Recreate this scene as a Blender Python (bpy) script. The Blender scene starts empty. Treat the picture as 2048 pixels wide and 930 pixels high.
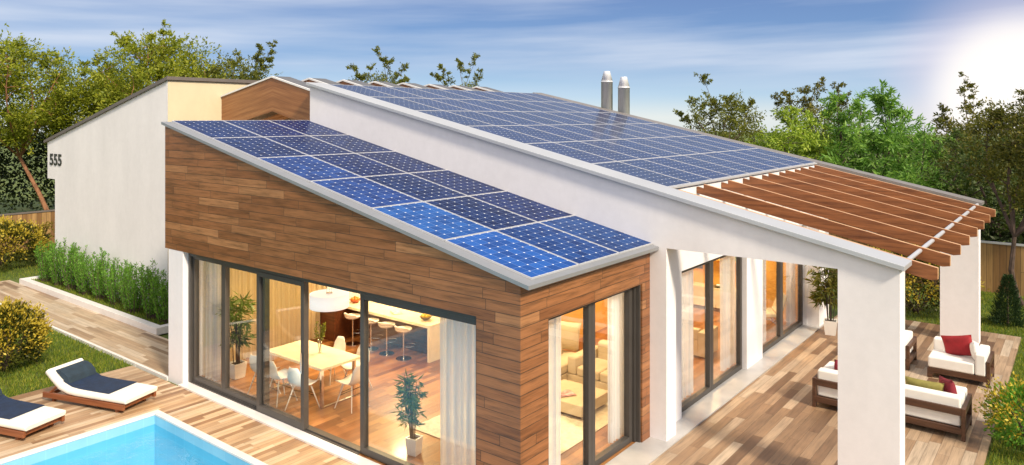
import bpy, bmesh, math, random
import numpy as np
from mathutils import Vector, Matrix
R = math.radians
random.seed(7)
rng = np.random.default_rng(11)
sc = bpy.context.scene
COL = sc.collection

# ------------------------------------------------------------------ materials
def nt(name):
    m = bpy.data.materials.new(name); m.use_nodes = True
    t = m.node_tree; t.nodes.clear()
    out = t.nodes.new('ShaderNodeOutputMaterial')
    b = t.nodes.new('ShaderNodeBsdfPrincipled')
    t.links.new(b.outputs[0], out.inputs[0])
    return m, t, b, out
def N(t, typ, **kw):
    n = t.nodes.new('ShaderNode' + typ)
    for k, v in kw.items(): setattr(n, k, v)
    return n
def L(t, a, b): t.links.new(a, b)
def val(t, sock, v):
    if hasattr(v, 'links') or isinstance(v, bpy.types.NodeSocket): t.links.new(v, sock)
    else: sock.default_value = v
def M(t, op, a, b=None, c=None):
    n = N(t, 'Math', operation=op)
    val(t, n.inputs[0], a)
    if b is not None: val(t, n.inputs[1], b)
    if c is not None: val(t, n.inputs[2], c)
    return n.outputs[0]
def ramp(t, fac, stops):
    n = N(t, 'ValToRGB'); cr = n.color_ramp
    while len(cr.elements) < len(stops): cr.elements.new(0.5)
    for e, (p, c) in zip(cr.elements, stops):
        e.position = p; e.color = (*c, 1) if len(c) == 3 else c
    L(t, fac, n.inputs[0]); return n.outputs[0]
def mix(t, fac, a, b, mode='MIX'):
    n = N(t, 'MixRGB', blend_type=mode); val(t, n.inputs[0], fac)
    for i, c in ((1, a), (2, b)):
        if isinstance(c, tuple): n.inputs[i].default_value = (*c[:3], 1)
        else: L(t, c, n.inputs[i])
    return n.outputs[0]
def noise(t, vec, scale, detail=4, rough=0.55, out=0):
    n = N(t, 'TexNoise'); n.inputs['Scale'].default_value = scale
    n.inputs['Detail'].default_value = detail; n.inputs['Roughness'].default_value = rough
    if vec is not None: L(t, vec, n.inputs['Vector'])
    return n.outputs[out]
def bump(t, b, h, strength=0.3, dist=0.01):
    n = N(t, 'Bump'); n.inputs['Strength'].default_value = strength; n.inputs['Distance'].default_value = dist
    L(t, h, n.inputs['Height']); L(t, n.outputs[0], b.inputs['Normal'])
def comb(t, x, y, z):
    n = N(t, 'CombineXYZ')
    for i, v in enumerate((x, y, z)): val(t, n.inputs[i], v)
    return n.outputs[0]

def plain(name, c, rough=0.5, metal=0.0, var=0.08, scale=3.0, bmp=0.0, bscale=40.0, coat=0.0, spec=0.5):
    m, t, b, o = nt(name)
    tc = N(t, 'TexCoord').outputs['Object']
    f = noise(t, tc, scale, 5)
    lo = tuple(max(0, x * (1 - var)) for x in c); hi = tuple(min(1, x * (1 + var)) for x in c)
    L(t, ramp(t, f, [(0.3, lo), (0.7, hi)]), b.inputs['Base Color'])
    b.inputs['Roughness'].default_value = rough; b.inputs['Metallic'].default_value = metal
    b.inputs['Specular IOR Level'].default_value = spec
    if coat: b.inputs['Coat Weight'].default_value = coat
    if bmp: bump(t, b, noise(t, tc, bscale, 4), bmp, 0.01)
    return m

def planks(name, along, across, w, ln, cols, rough=0.45, gap=0.04, grain=0.35, gapdark=0.25, coat=0.0, knots=True):
    m, t, b, o = nt(name)
    s = N(t, 'SeparateXYZ'); L(t, N(t, 'NewGeometry').outputs['Position'], s.inputs[0])
    ax = {'x': s.outputs[0], 'y': s.outputs[1], 'z': s.outputs[2]}
    ax['xy'] = M(t, 'ADD', ax['x'], ax['y'])
    u, v = ax[along], ax[across]
    vr = M(t, 'DIVIDE', v, w)
    row = M(t, 'FLOOR', vr)
    wn = N(t, 'TexWhiteNoise', noise_dimensions='1D'); L(t, row, wn.inputs['W'])
    ur = M(t, 'ADD', M(t, 'DIVIDE', u, ln), M(t, 'MULTIPLY', wn.outputs['Value'], 7.3))
    col = M(t, 'FLOOR', ur)
    w2 = N(t, 'TexWhiteNoise', noise_dimensions='2D'); L(t, comb(t, row, col, 0), w2.inputs['Vector'])
    rnd = w2.outputs['Value']
    base = ramp(t, rnd, cols)
    off = M(t, 'MULTIPLY', rnd, 60.0)
    gv = comb(t, M(t, 'ADD', M(t, 'MULTIPLY', u, 1.1), off), M(t, 'MULTIPLY', v, 13.0), off)
    g1 = noise(t, gv, 1.6, 6, 0.62)
    gv2 = comb(t, M(t, 'ADD', M(t, 'MULTIPLY', u, 1.2), off), M(t, 'MULTIPLY', v, 70.0), off)
    g2 = noise(t, gv2, 1.5, 3, 0.6)
    gg = M(t, 'ADD', M(t, 'MULTIPLY', g1, 0.65), M(t, 'MULTIPLY', g2, 0.35))
    dark = ramp(t, gg, [(0.30, (1 - grain * 1.25,) * 3), (0.5, (1 - grain * .3,) * 3), (0.72, (1.0 + grain * .35,) * 3)])
    c = mix(t, 1.0, base, dark, 'MULTIPLY')
    wx = noise(t, N(t, 'NewGeometry').outputs['Position'], 0.75, 5, 0.6)
    c = mix(t, 1.0, c, ramp(t, wx, [(0.3, (0.80, 0.81, 0.83)), (0.55, (1, 1, 1)), (0.75, (1.06, 1.05, 1.03))]), 'MULTIPLY')
    fv = M(t, 'FRACT', vr); fu = M(t, 'FRACT', ur)
    gl = M(t, 'LESS_THAN', fv, gap); ge = M(t, 'LESS_THAN', fu, gap * w / ln)
    gm = M(t, 'MAXIMUM', gl, ge)
    c = mix(t, M(t, 'MULTIPLY', gm, 1 - gapdark), c, (0.03, 0.02, 0.012))
    L(t, c, b.inputs['Base Color'])
    rr = N(t, 'MapRange'); L(t, gg, rr.inputs[0]); rr.inputs[3].default_value = rough - .08; rr.inputs[4].default_value = rough + .12
    L(t, rr.outputs[0], b.inputs['Roughness'])
    if coat: b.inputs['Coat Weight'].default_value = coat; b.inputs['Coat Roughness'].default_value = 0.12
    h = M(t, 'SUBTRACT', M(t, 'MULTIPLY', gg, 0.3), gm)
    bump(t, b, h, 0.35, 0.006)
    return m

def wood(name, c1, c2, axis=0, rough=0.45, sc_=1.0):
    m, t, b, o = nt(name)
    mp = N(t, 'Mapping'); L(t, N(t, 'TexCoord').outputs['Object'], mp.inputs[0])
    s = [14.0 * sc_] * 3; s[axis] = 0.9 * sc_
    mp.inputs['Scale'].default_value = s
    oi = N(t, 'ObjectInfo').outputs['Random']
    L(t, comb(t, M(t, 'MULTIPLY', oi, 20), M(t, 'MULTIPLY', oi, 9), 0), mp.inputs['Location'])
    f = noise(t, mp.outputs[0], 1.5, 6, 0.62)
    L(t, ramp(t, f, [(0.3, c1), (0.68, c2)]), b.inputs['Base Color'])
    b.inputs['Roughness'].default_value = rough
    bump(t, b, f, 0.15, 0.005)
    return m

def stucco(name, c, stain=0.075):
    m, t, b, o = nt(name)
    p = N(t, 'NewGeometry').outputs['Position']
    mp = N(t, 'Mapping'); L(t, p, mp.inputs[0]); mp.inputs['Scale'].default_value = (1, 1, 0.35)
    f = noise(t, mp.outputs[0], 0.9, 6, 0.6)
    f2 = noise(t, p, 7.0, 5, 0.65)
    ff = M(t, 'ADD', M(t, 'MULTIPLY', f, 0.7), M(t, 'MULTIPLY', f2, 0.3))
    L(t, ramp(t, ff, [(0.32, tuple(x * (1 - stain * 1.6) for x in c)), (0.62, c)]), b.inputs['Base Color'])
    b.inputs['Roughness'].default_value = 0.85; b.inputs['Specular IOR Level'].default_value = 0.25
    bump(t, b, noise(t, p, 70, 4), 0.18, 0.006)
    return m

def leafmat(name, stops, transl=0.3, rough=0.5, nscale=0.6):
    m, t, b, o = nt(name)
    g = N(t, 'NewGeometry')
    f = noise(t, g.outputs['Position'], nscale, 3)
    v = M(t, 'ADD', M(t, 'MULTIPLY', g.outputs['Random Per Island'], 0.62), M(t, 'MULTIPLY', f, 0.45))
    c = ramp(t, v, stops)
    L(t, c, b.inputs['Base Color']); b.inputs['Roughness'].default_value = rough
    b.inputs['Specular IOR Level'].default_value = 0.3
    tr = N(t, 'BsdfTranslucent'); L(t, mix(t, 1.0, c, (1.25, 1.3, 0.7), 'MULTIPLY'), tr.inputs[0])
    ms = N(t, 'MixShader'); ms.inputs[0].default_value = transl
    L(t, b.outputs[0], ms.inputs[1]); L(t, tr.outputs[0], ms.inputs[2]); L(t, ms.outputs[0], o.inputs[0])
    return m

def glassmat(name, tint=(1, 1, 1), k=1.0, rough=0.0, add=0.0, wave=None):
    m, t, b, o = nt(name); t.nodes.remove(b)
    tr = N(t, 'BsdfTransparent'); tr.inputs[0].default_value = (*tint, 1)
    gl = N(t, 'BsdfGlossy'); gl.inputs['Roughness'].default_value = rough
    fr = N(t, 'LayerWeight'); fr.inputs['Blend'].default_value = 0.5
    if wave is not None:
        bn = N(t, 'Bump'); bn.inputs['Strength'].default_value = wave[1]; bn.inputs['Distance'].default_value = 0.05
        L(t, noise(t, N(t, 'NewGeometry').outputs['Position'], wave[0], 3), bn.inputs['Height'])
        L(t, bn.outputs[0], gl.inputs['Normal']); L(t, bn.outputs[0], fr.inputs['Normal'])
    sch = M(t, 'ADD', 0.04, M(t, 'MULTIPLY', M(t, 'POWER', fr.outputs['Facing'], 4.5), 0.9))
    fac = N(t, 'Math', operation='MULTIPLY_ADD', use_clamp=True); L(t, sch, fac.inputs[0]); fac.inputs[1].default_value = k; fac.inputs[2].default_value = add
    ms = N(t, 'MixShader'); L(t, fac.outputs[0], ms.inputs[0])
    L(t, tr.outputs[0], ms.inputs[1]); L(t, gl.outputs[0], ms.inputs[2]); L(t, ms.outputs[0], o.inputs[0])
    return m

def sheer(name, c, op=0.75):
    m, t, b, o = nt(name); t.nodes.remove(b)
    d = N(t, 'BsdfDiffuse'); d.inputs[0].default_value = (*c, 1)
    tl = N(t, 'BsdfTranslucent'); tl.inputs[0].default_value = (*c, 1)
    m1 = N(t, 'MixShader'); m1.inputs[0].default_value = 0.5
    L(t, d.outputs[0], m1.inputs[1]); L(t, tl.outputs[0], m1.inputs[2])
    tr = N(t, 'BsdfTransparent'); m2 = N(t, 'MixShader'); m2.inputs[0].default_value = op
    L(t, tr.outputs[0], m2.inputs[1]); L(t, m1.outputs[0], m2.inputs[2]); L(t, m2.outputs[0], o.inputs[0])
    return m

def emit(name, c, s):
    m, t, b, o = nt(name)
    b.inputs['Base Color'].default_value = (*c, 1)
    b.inputs['Emission Color'].default_value = (*c, 1); b.inputs['Emission Strength'].default_value = s
    return m

def pvmat(name, coat, spec):
    m, t, b, o = nt(name)
    uv = N(t, 'TexCoord').outputs['UV']
    s = N(t, 'SeparateXYZ'); L(t, uv, s.inputs[0])
    oi = N(t, 'ObjectInfo')
    def cell(x, n, wdt):
        f = M(t, 'FRACT', M(t, 'MULTIPLY', x, n))
        return M(t, 'ABSOLUTE', M(t, 'SUBTRACT', f, 0.5))       # 0 centre .. 0.5 edge
    cu, cv = cell(s.outputs[0], 6, 0), cell(s.outputs[1], 9, 0)
    line = M(t, 'MAXIMUM', M(t, 'GREATER_THAN', cu, 0.482), M(t, 'GREATER_THAN', cv, 0.484))
    diam = M(t, 'GREATER_THAN', M(t, 'ADD', cu, cv), 0.905)
    fu = M(t, 'FRACT', M(t, 'MULTIPLY', s.outputs[0], 18))
    bus = M(t, 'GREATER_THAN', M(t, 'ABSOLUTE', M(t, 'SUBTRACT', fu, 0.5)), 0.47)
    ci = comb(t, M(t, 'FLOOR', M(t, 'MULTIPLY', s.outputs[0], 6)), M(t, 'FLOOR', M(t, 'MULTIPLY', s.outputs[1], 9)), M(t, 'MULTIPLY', oi.outputs['Random'], 99))
    wn = N(t, 'TexWhiteNoise', noise_dimensions='3D'); L(t, ci, wn.inputs['Vector'])
    base = ramp(t, wn.outputs['Value'], [(0, (0.0020, 0.0095, 0.056)), (1, (0.0042, 0.018, 0.092))])
    ob = N(t, 'VertexColor'); ob.layer_name = 'tone'
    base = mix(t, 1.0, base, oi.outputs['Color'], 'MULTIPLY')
    c = mix(t, M(t, 'MULTIPLY', bus, 0.10), base, (0.25, 0.42, 0.80))
    c = mix(t, M(t, 'MULTIPLY', line, 0.34), c, (0.40, 0.55, 0.85))
    c = mix(t, diam, c, (0.80, 0.84, 0.9))
    L(t, c, b.inputs['Base Color'])
    b.inputs['Roughness'].default_value = 0.25; b.inputs['Specular IOR Level'].default_value = spec
    b.inputs['Coat Weight'].default_value = coat; b.inputs['Coat Roughness'].default_value = 0.035
    return m

MT = dict(
    white=stucco('white_stucco', (0.83, 0.805, 0.815)),
    cream=stucco('cream_stucco', (0.66, 0.56, 0.38)),
    inwall=plain('warm_wall_paint', (0.72, 0.40, 0.10), 0.8, var=0.12, scale=2.0),
    kwall=plain('kitchen_wall', (0.85, 0.75, 0.45), 0.7, var=0.08),
    ceil=plain('ceiling_paint', (0.85, 0.82, 0.75), 0.9),
    clad=planks('teak_cladding', 'xy', 'z', 0.142, 1.35,
                [(0.0, (0.255, 0.097, 0.035)), (0.4, (0.315, 0.126, 0.047)), (0.85, (0.37, 0.158, 0.062)), (1.0, (0.46, 0.218, 0.092))], 0.40, 0.065, 0.62, 0.15),
    deck=planks('larch_deck', 'x', 'y', 0.10, 1.25,
                [(0.0, (0.30, 0.165, 0.085)), (0.3, (0.47, 0.30, 0.17)), (0.65, (0.60, 0.42, 0.26)), (1.0, (0.70, 0.55, 0.38))], 0.45, 0.045, 0.34, 0.45),
    path=planks('path_planks', 'y', 'x', 0.10, 1.3,
                [(0.0, (0.24, 0.15, 0.085)), (0.25, (0.42, 0.29, 0.18)), (0.6, (0.52, 0.39, 0.26)), (1.0, (0.60, 0.48, 0.35))], 0.5, 0.05, 0.3, 0.45),
    terrace=planks('terrace_planks', 'x', 'y', 0.165, 1.45,
                [(0.0, (0.17, 0.095, 0.055)), (0.3, (0.34, 0.21, 0.12)), (0.65, (0.46, 0.32, 0.205)), (1.0, (0.56, 0.44, 0.32))], 0.5, 0.03, 0.42, 0.4),
    floor=planks('parquet', 'x', 'y', 0.12, 1.2,
                [(0.0, (0.20, 0.072, 0.020)), (0.4, (0.33, 0.130, 0.040)), (1.0, (0.47, 0.215, 0.075))], 0.32, 0.025, 0.3, 0.5, coat=0.15),
    fence=planks('fence_boards', 'z', 'xy', 0.17, 9.0,
                [(0.0, (0.22, 0.11, 0.035)), (0.5, (0.34, 0.19, 0.065)), (1.0, (0.47, 0.28, 0.11))], 0.6, 0.07, 0.35, 0.2),
    gable=wood('gable_wood', (0.15, 0.06, 0.022), (0.36, 0.165, 0.065), 1, 0.42, 0.5),
    raftertop=wood('sunlit_rafter_top', (0.42, 0.22, 0.10), (0.66, 0.40, 0.22), 1, 0.5), rafter=wood('rafter_wood', (0.12, 0.038, 0.012), (0.34, 0.124, 0.042), 1, 0.42),  # sunlight on rafter tops put into a paler colour, sides darkened for contrast
    teak=wood('lounger_teak', (0.15, 0.045, 0.016), (0.27, 0.09, 0.034), 0, 0.4),
    walnut=wood('sofa_walnut', (0.05, 0.022, 0.012), (0.11, 0.05, 0.026), 1, 0.45),
    cabinet=wood('cabinet_wood', (0.06, 0.018, 0.008), (0.14, 0.045, 0.018), 1, 0.35),
    frame=plain('window_frame', (0.062, 0.055, 0.050), 0.4, 0.0, 0.1),
    steel=plain('brushed_steel', (0.72, 0.72, 0.74), 0.2, 1.0, 0.05),
    flue=plain('polished_flue', (0.84, 0.84, 0.86), 0.30, 0.35, 0.05, scale=1.2),
    alu=plain('aluminium', (0.72, 0.72, 0.74), 0.38, 0.55, 0.05),
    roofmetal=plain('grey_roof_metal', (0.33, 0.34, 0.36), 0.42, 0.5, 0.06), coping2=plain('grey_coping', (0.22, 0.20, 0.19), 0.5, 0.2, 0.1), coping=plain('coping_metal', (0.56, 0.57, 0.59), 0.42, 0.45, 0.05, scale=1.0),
    darkroof=plain('dark_roofing', (0.13, 0.13, 0.14), 0.55, 0.2, 0.12),
    edge=plain('roof_edge', (0.16, 0.135, 0.12), 0.5, 0.2, 0.1),
    capw=plain('white_cap', (0.78, 0.78, 0.78), 0.5, 0.0, 0.04),
    marble=plain('marble_sill', (0.46, 0.45, 0.445), 0.28, 0.0, 0.12, scale=2.2),
    sill=plain('white_sill', (0.76, 0.73, 0.71), 0.4, 0.0, 0.05),
    digit=plain('digit_metal', (0.07, 0.07, 0.075), 0.35, 0.6),
    glass=glassmat('window_glass', (0.97, 0.98, 0.97), 1.1, 0.0, 0.025),
    curtain=sheer('white_sheer', (0.80, 0.83, 0.92), 0.90),
    wcurtain=sheer('cream_sheer', (0.82, 0.70, 0.48), 0.93),
    cushion=plain('white_upholstery', (0.80, 0.78, 0.74), 0.85, 0, 0.05, bmp=0.12, bscale=90),
    mattress=plain('cream_upholstery', (0.80, 0.76, 0.69), 0.85, 0, 0.05, bmp=0.12, bscale=90),
    teal=plain('slate_blue_fabric', (0.016, 0.034, 0.055), 0.85, 0, 0.25, scale=9, bmp=0.25, bscale=160), navy=plain('navy_fabric', (0.007, 0.021, 0.058), 0.85, 0, 0.25, scale=9, bmp=0.25, bscale=160),
    red=plain('red_fabric', (0.30, 0.012, 0.018), 0.8, 0, 0.2, scale=8, bmp=0.2, bscale=120),
    wine=plain('wine_fabric', (0.20, 0.012, 0.025), 0.8, 0, 0.2, scale=8, bmp=0.2, bscale=120),
    olive=plain('olive_fabric', (0.25, 0.22, 0.055), 0.8, 0, 0.2, scale=8, bmp=0.2, bscale=120),
    beige=plain('beige_fabric', (0.62, 0.52, 0.36), 0.9, 0, 0.08, bmp=0.1, bscale=90),
    plastic=plain('white_plastic', (0.80, 0.77, 0.70), 0.35, 0, 0.03),
    wire=plain('dark_wire', (0.05, 0.045, 0.04), 0.35, 0.7),
    stone=plain('cream_stone', (0.76, 0.68, 0.50), 0.3, 0, 0.08, scale=6),
    ceramic=plain('white_ceramic', (0.80, 0.78, 0.74), 0.25, 0, 0.03),
    shade=emit('lamp_fabric', (0.85, 0.80, 0.74), 0.42),
    rug=plain('shag_rug', (0.72, 0.64, 0.48), 0.95, 0, 0.16, scale=12, bmp=0.8, bscale=60),
    soil=plain('soil', (0.035, 0.024, 0.016), 0.95, 0, 0.4, scale=20, bmp=0.6, bscale=60),
    bark=plain('bark', (0.26, 0.12, 0.060), 0.9, 0, 0.4, scale=6, bmp=0.7, bscale=30),
    barkdark=plain('dark_bark', (0.085, 0.055, 0.042), 0.9, 0, 0.5, scale=5, bmp=0.8, bscale=25),
    cane=plain('dark_cane', (0.045, 0.032, 0.024), 0.6, 0, 0.3, scale=8),
    orange=plain('orange_peel', (0.62, 0.20, 0.02), 0.45, 0, 0.15, scale=9),
    lemon=plain('lemon_peel', (0.72, 0.48, 0.03), 0.45, 0, 0.1, scale=9),
    bowl=plain('dark_bowl', (0.12, 0.075, 0.045), 0.4),
    redbowl=plain('red_bowl', (0.40, 0.08, 0.03), 0.3),
    paper=plain('magazine_paper', (0.62, 0.57, 0.50), 0.5, 0, 0.5, scale=14),
    pinkpaper=plain('pink_magazine', (0.62, 0.36, 0.36), 0.4, 0, 0.6, scale=11),
    screen=plain('dark_screen', (0.06, 0.045, 0.04), 0.2),
    pooltile=None, pv=pvmat('photovoltaic_cells', .0, .03), pv2=pvmat('photovoltaic_cells_upper', .15, .13),
    water=glassmat('pool_water', (0.60, 0.90, 0.98), 0.85, 0.02, 0.0, (3.4, 0.6)),
    pooledge=plain('pool_edge', (0.74, 0.70, 0.67), 0.5, 0, 0.06),
    glow=emit('downlight_glow', (1.0, 0.78, 0.45), 14.0),
)
m, t, b, o = nt('chevron_wood')
p = N(t, 'NewGeometry').outputs['Position']; s = N(t, 'SeparateXYZ'); L(t, p, s.inputs[0])
ya = M(t, 'ABSOLUTE', M(t, 'SUBTRACT', s.outputs[1], 16.39))
vv = M(t, 'ADD', s.outputs[2], M(t, 'MULTIPLY', ya, 0.2))
g = noise(t, comb(t, s.outputs[0], M(t, 'MULTIPLY', ya, 0.35), M(t, 'MULTIPLY', vv, 9.0)), 1.3, 6, .62)
g2 = noise(t, comb(t, s.outputs[0], M(t, 'MULTIPLY', ya, 0.9), M(t, 'MULTIPLY', vv, 60.0)), 1.3, 3, .6)
L(t, ramp(t, M(t, 'ADD', M(t, 'MULTIPLY', g, .7), M(t, 'MULTIPLY', g2, .3)), [(.32, (0.155, 0.058, 0.020)), (.5, (0.30, 0.125, 0.045)), (.68, (0.43, 0.21, 0.085))]), b.inputs['Base Color'])
b.inputs['Roughness'].default_value = .42
MT['gable'] = m
# small square pool tile
m, t, b, o = nt('pool_tiles')
p = N(t, 'NewGeometry').outputs['Position']; s = N(t, 'SeparateXYZ'); L(t, p, s.inputs[0])
fx = [M(t, 'LESS_THAN', M(t, 'FRACT', M(t, 'MULTIPLY', s.outputs[i], 3.3)), 0.05) for i in range(3)]
ln = M(t, 'MAXIMUM', fx[0], M(t, 'MAXIMUM', fx[1], fx[2]))
f = noise(t, p, 0.7, 3)
wv = N(t, 'TexVoronoi'); wv.feature = 'DISTANCE_TO_EDGE'; wv.inputs['Scale'].default_value = 2.2; L(t, p, wv.inputs['Vector'])
c = ramp(t, f, [(0.3, (0.17, 0.45, 0.63)), (0.7, (0.32, 0.62, 0.77))])
c = mix(t, M(t, 'MULTIPLY', ln, 0.22), c, (0.35, 0.70, 0.85))
L(t, c, b.inputs['Base Color']); b.inputs['Roughness'].default_value = 0.35
MT['pooltile'] = m
# lawn soil / turf
m, t, b, o = nt('turf')
p = N(t, 'NewGeometry').outputs['Position']
f = M(t, 'ADD', M(t, 'MULTIPLY', noise(t, p, 0.55, 5), 0.6), M(t, 'MULTIPLY', noise(t, p, 9, 5), 0.4))
L(t, ramp(t, f, [(0.32, (0.04, 0.068, 0.011)), (0.5, (0.085, 0.125, 0.018)), (0.68, (0.16, 0.165, 0.026))]), b.inputs['Base Color'])
b.inputs['Roughness'].default_value = 0.9; bump(t, b, noise(t, p, 45, 4), 0.8, 0.03)
MT['turf'] = m
MT['grass'] = leafmat('grass_blades', [(0.1, (0.045, 0.095, 0.010)), (0.45, (0.14, 0.215, 0.022)), (0.75, (0.27, 0.29, 0.036)), (1.0, (0.40, 0.35, 0.07))], 0.35, 0.6, 0.9)
MT['leaf_olive'] = leafmat('olive_leaves', [(0.1, (0.045, 0.060, 0.010)), (0.5, (0.13, 0.150, 0.022)), (1.0, (0.26, 0.255, 0.04))], .35)
MT['leaf_yellow'] = leafmat('sunny_leaves', [(0.1, (0.055, 0.085, 0.007)), (0.45, (0.20, 0.245, 0.019)), (1.0, (0.47, 0.46, 0.05))], .4)
MT['leaf_green'] = leafmat('fresh_leaves', [(0.1, (0.05, 0.13, 0.02)), (0.5, (0.165, 0.33, 0.055)), (1.0, (0.36, 0.53, 0.12))], .4)
MT['leaf_bright'] = leafmat('bright_leaves', [(0.1, (0.09, 0.16, 0.016)), (0.5, (0.28, 0.40, 0.045)), (1.0, (0.52, 0.58, 0.10))], .4)
MT['leaf_dark'] = leafmat('dark_leaves', [(0.1, (0.02, 0.040, 0.008)), (0.5, (0.058, 0.095, 0.017)), (1.0, (0.14, 0.17, 0.03))], 0.25)
MT['leaf_shrub'] = leafmat('dark_shrub_leaves', [(0.1, (0.006, 0.012, 0.003)), (0.5, (0.018, 0.032, 0.007)), (1.0, (0.055, 0.075, 0.014))], 0.15)  # darkest leaf colour, for the dark shrubs and far wood
MT['leaf_dusk'] = leafmat('brownish_leaves', [(0.1, (0.036, 0.045, 0.009)), (0.5, (0.11, 0.12, 0.018)), (1.0, (0.27, 0.22, 0.04))], 0.35)
MT['leaf_box'] = leafmat('hedge_leaves', [(0.1, (0.05, 0.13, 0.016)), (0.5, (0.13, 0.30, 0.036)), (1.0, (0.27, 0.48, 0.075))], 0.45, 0.45, 3.0)
MT['leaf_bush'] = leafmat('bush_leaves', [(0.1, (0.018, 0.026, 0.004)), (0.5, (0.055, 0.064, 0.008)), (1.0, (0.13, 0.125, 0.014))], 0.2, 0.5, 3.0)
MT['leaf_gold'] = leafmat('golden_tips', [(0.1, (0.22, 0.15, 0.012)), (0.5, (0.43, 0.32, 0.026)), (1.0, (0.66, 0.54, 0.09))], 0.25, 0.5, 3.0)
MT['leaf_bamboo'] = leafmat('bamboo_leaves', [(0.1, (0.03, 0.065, 0.014)), (0.5, (0.10, 0.16, 0.032)), (1.0, (0.22, 0.28, 0.06))], 0.25, 0.4, 3.0)
MT['leaf_bamboo2'] = leafmat('terrace_bamboo_leaves', [(0.1, (0.03, 0.045, 0.008)), (0.5, (0.10, 0.11, 0.016)), (1.0, (0.24, 0.21, 0.04))], 0.3, 0.4, 3.0)  # yellower green for the terrace bamboo
MT['leaf_fir'] = leafmat('conifer_needles', [(0.1, (0.008, 0.022, 0.008)), (0.5, (0.022, 0.050, 0.015)), (1.0, (0.055, 0.095, 0.025))], 0.15, 0.6, 3.0)

# ------------------------------------------------------------------ mesh helpers
class MB:
    def __init__(s): s.v = []; s.f = []; s.mi = []; s.cur = 0
    def add(s, vs, fs):
        o = len(s.v); s.v += [tuple(x) for x in vs]; s.f += [tuple(i + o for i in f) for f in fs]; s.mi += [s.cur] * len(fs); return s
    def box(s, x0, y0, z0, x1, y1, z1):
        x0, x1 = sorted((x0, x1)); y0, y1 = sorted((y0, y1)); z0, z1 = sorted((z0, z1))
        return s.add([(x0,y0,z0),(x1,y0,z0),(x1,y1,z0),(x0,y1,z0),(x0,y0,z1),(x1,y0,z1),(x1,y1,z1),(x0,y1,z1)],
                     [(0,3,2,1),(4,5,6,7),(0,1,5,4),(1,2,6,5),(2,3,7,6),(3,0,4,7)])
    def prism(s, poly, axis, a0, a1):
        # poly in the two other axes (y,z for x; x,z for y; x,y for z)
        n = len(poly)
        def P(p, a): return {'x': (a, p[0], p[1]), 'y': (p[0], a, p[1]), 'z': (p[0], p[1], a)}[axis]
        vs = [P(p, a0) for p in poly] + [P(p, a1) for p in poly]
        fs = [tuple(range(n))[::-1], tuple(range(n, 2 * n))] + [(i, (i + 1) % n, n + (i + 1) % n, n + i) for i in range(n)]
        return s.add(vs, fs)
    def tube(s, pts, rad, n=6, cap=True):
        pts = [Vector(p) for p in pts]
        if not isinstance(rad, (list, tuple)): rad = [rad] * len(pts)
        vs, fs = [], []; up = Vector((0.13, 0.21, 1)).normalized()
        for i, p in enumerate(pts):
            d = (pts[min(i + 1, len(pts) - 1)] - pts[max(i - 1, 0)]).normalized()
            a = d.cross(up)
            if a.length < 1e-3: a = d.cross(Vector((1, 0, 0)))
            a.normalize(); b2 = d.cross(a)
            for k in range(n):
                th = 2 * math.pi * k / n
                vs.append(p + (a * math.cos(th) + b2 * math.sin(th)) * rad[i])
        for i in range(len(pts) - 1):
            for k in range(n):
                fs.append((i*n+k, i*n+(k+1)%n, (i+1)*n+(k+1)%n, (i+1)*n+k))
        if cap:
            fs.append(tuple(range(n))); fs.append(tuple(range((len(pts)-1)*n, len(pts)*n))[::-1])
        return s.add(vs, fs)
    def lathe(s, prof, c=(0, 0, 0), n=24):
        vs, fs = [], []
        for r, z in prof:
            for k in range(n):
                th = 2 * math.pi * k / n
                vs.append((c[0] + r * math.cos(th), c[1] + r * math.sin(th), c[2] + z))
        for i in range(len(prof) - 1):
            for k in range(n): fs.append((i*n+k, i*n+(k+1)%n, (i+1)*n+(k+1)%n, (i+1)*n+k))
        fs.append(tuple(range(n))[::-1]); fs.append(tuple(range((len(prof)-1)*n, len(prof)*n)))
        return s.add(vs, fs)
    def loft(s, sections, cap=True):
        n = len(sections[0]); vs = [p for sct in sections for p in sct]; fs = []
        for i in range(len(sections) - 1):
            for k in range(n): fs.append((i*n+k, i*n+(k+1)%n, (i+1)*n+(k+1)%n, (i+1)*n+k))
        if cap: fs.append(tuple(range(n))[::-1]); fs.append(tuple(range((len(sections)-1)*n, len(sections)*n)))
        return s.add(vs, fs)
    def grid(s, fn, nu, nv):
        vs = [fn(i / nu, j / nv) for j in range(nv + 1) for i in range(nu + 1)]
        return s.add(vs, [(j*(nu+1)+i, j*(nu+1)+i+1, (j+1)*(nu+1)+i+1, (j+1)*(nu+1)+i) for j in range(nv) for i in range(nu)])
    def build(s, name, mats, parent=None, origin=(0, 0, 0), bevel=0, smooth=False, subsurf=0):
        me = bpy.data.meshes.new(name)
        ox, oy, oz = origin
        me.from_pydata([(x-ox, y-oy, z-oz) for x, y, z in s.v], [], s.f)
        mats = mats if isinstance(mats, (list, tuple)) else [mats]
        for m in mats: me.materials.append(m)
        if any(s.mi): me.polygons.foreach_set('material_index', s.mi)
        bm = bmesh.new(); bm.from_mesh(me); bmesh.ops.recalc_face_normals(bm, faces=bm.faces); bm.to_mesh(me); bm.free()
        if smooth: me.polygons.foreach_set('use_smooth', [True] * len(me.polygons))
        o = bpy.data.objects.new(name, me); COL.objects.link(o)
        if parent: o.parent = parent
        else: o.location = origin
        if bevel:
            md = o.modifiers.new('bevel', 'BEVEL'); md.width = bevel; md.segments = 3; md.limit_method = 'ANGLE'
            me.polygons.foreach_set('use_smooth', [True] * len(me.polygons))
            md.harden_normals = True
        if subsurf:
            md = o.modifiers.new('subd', 'SUBSURF'); md.levels = subsurf; md.render_levels = subsurf
        return o

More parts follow.
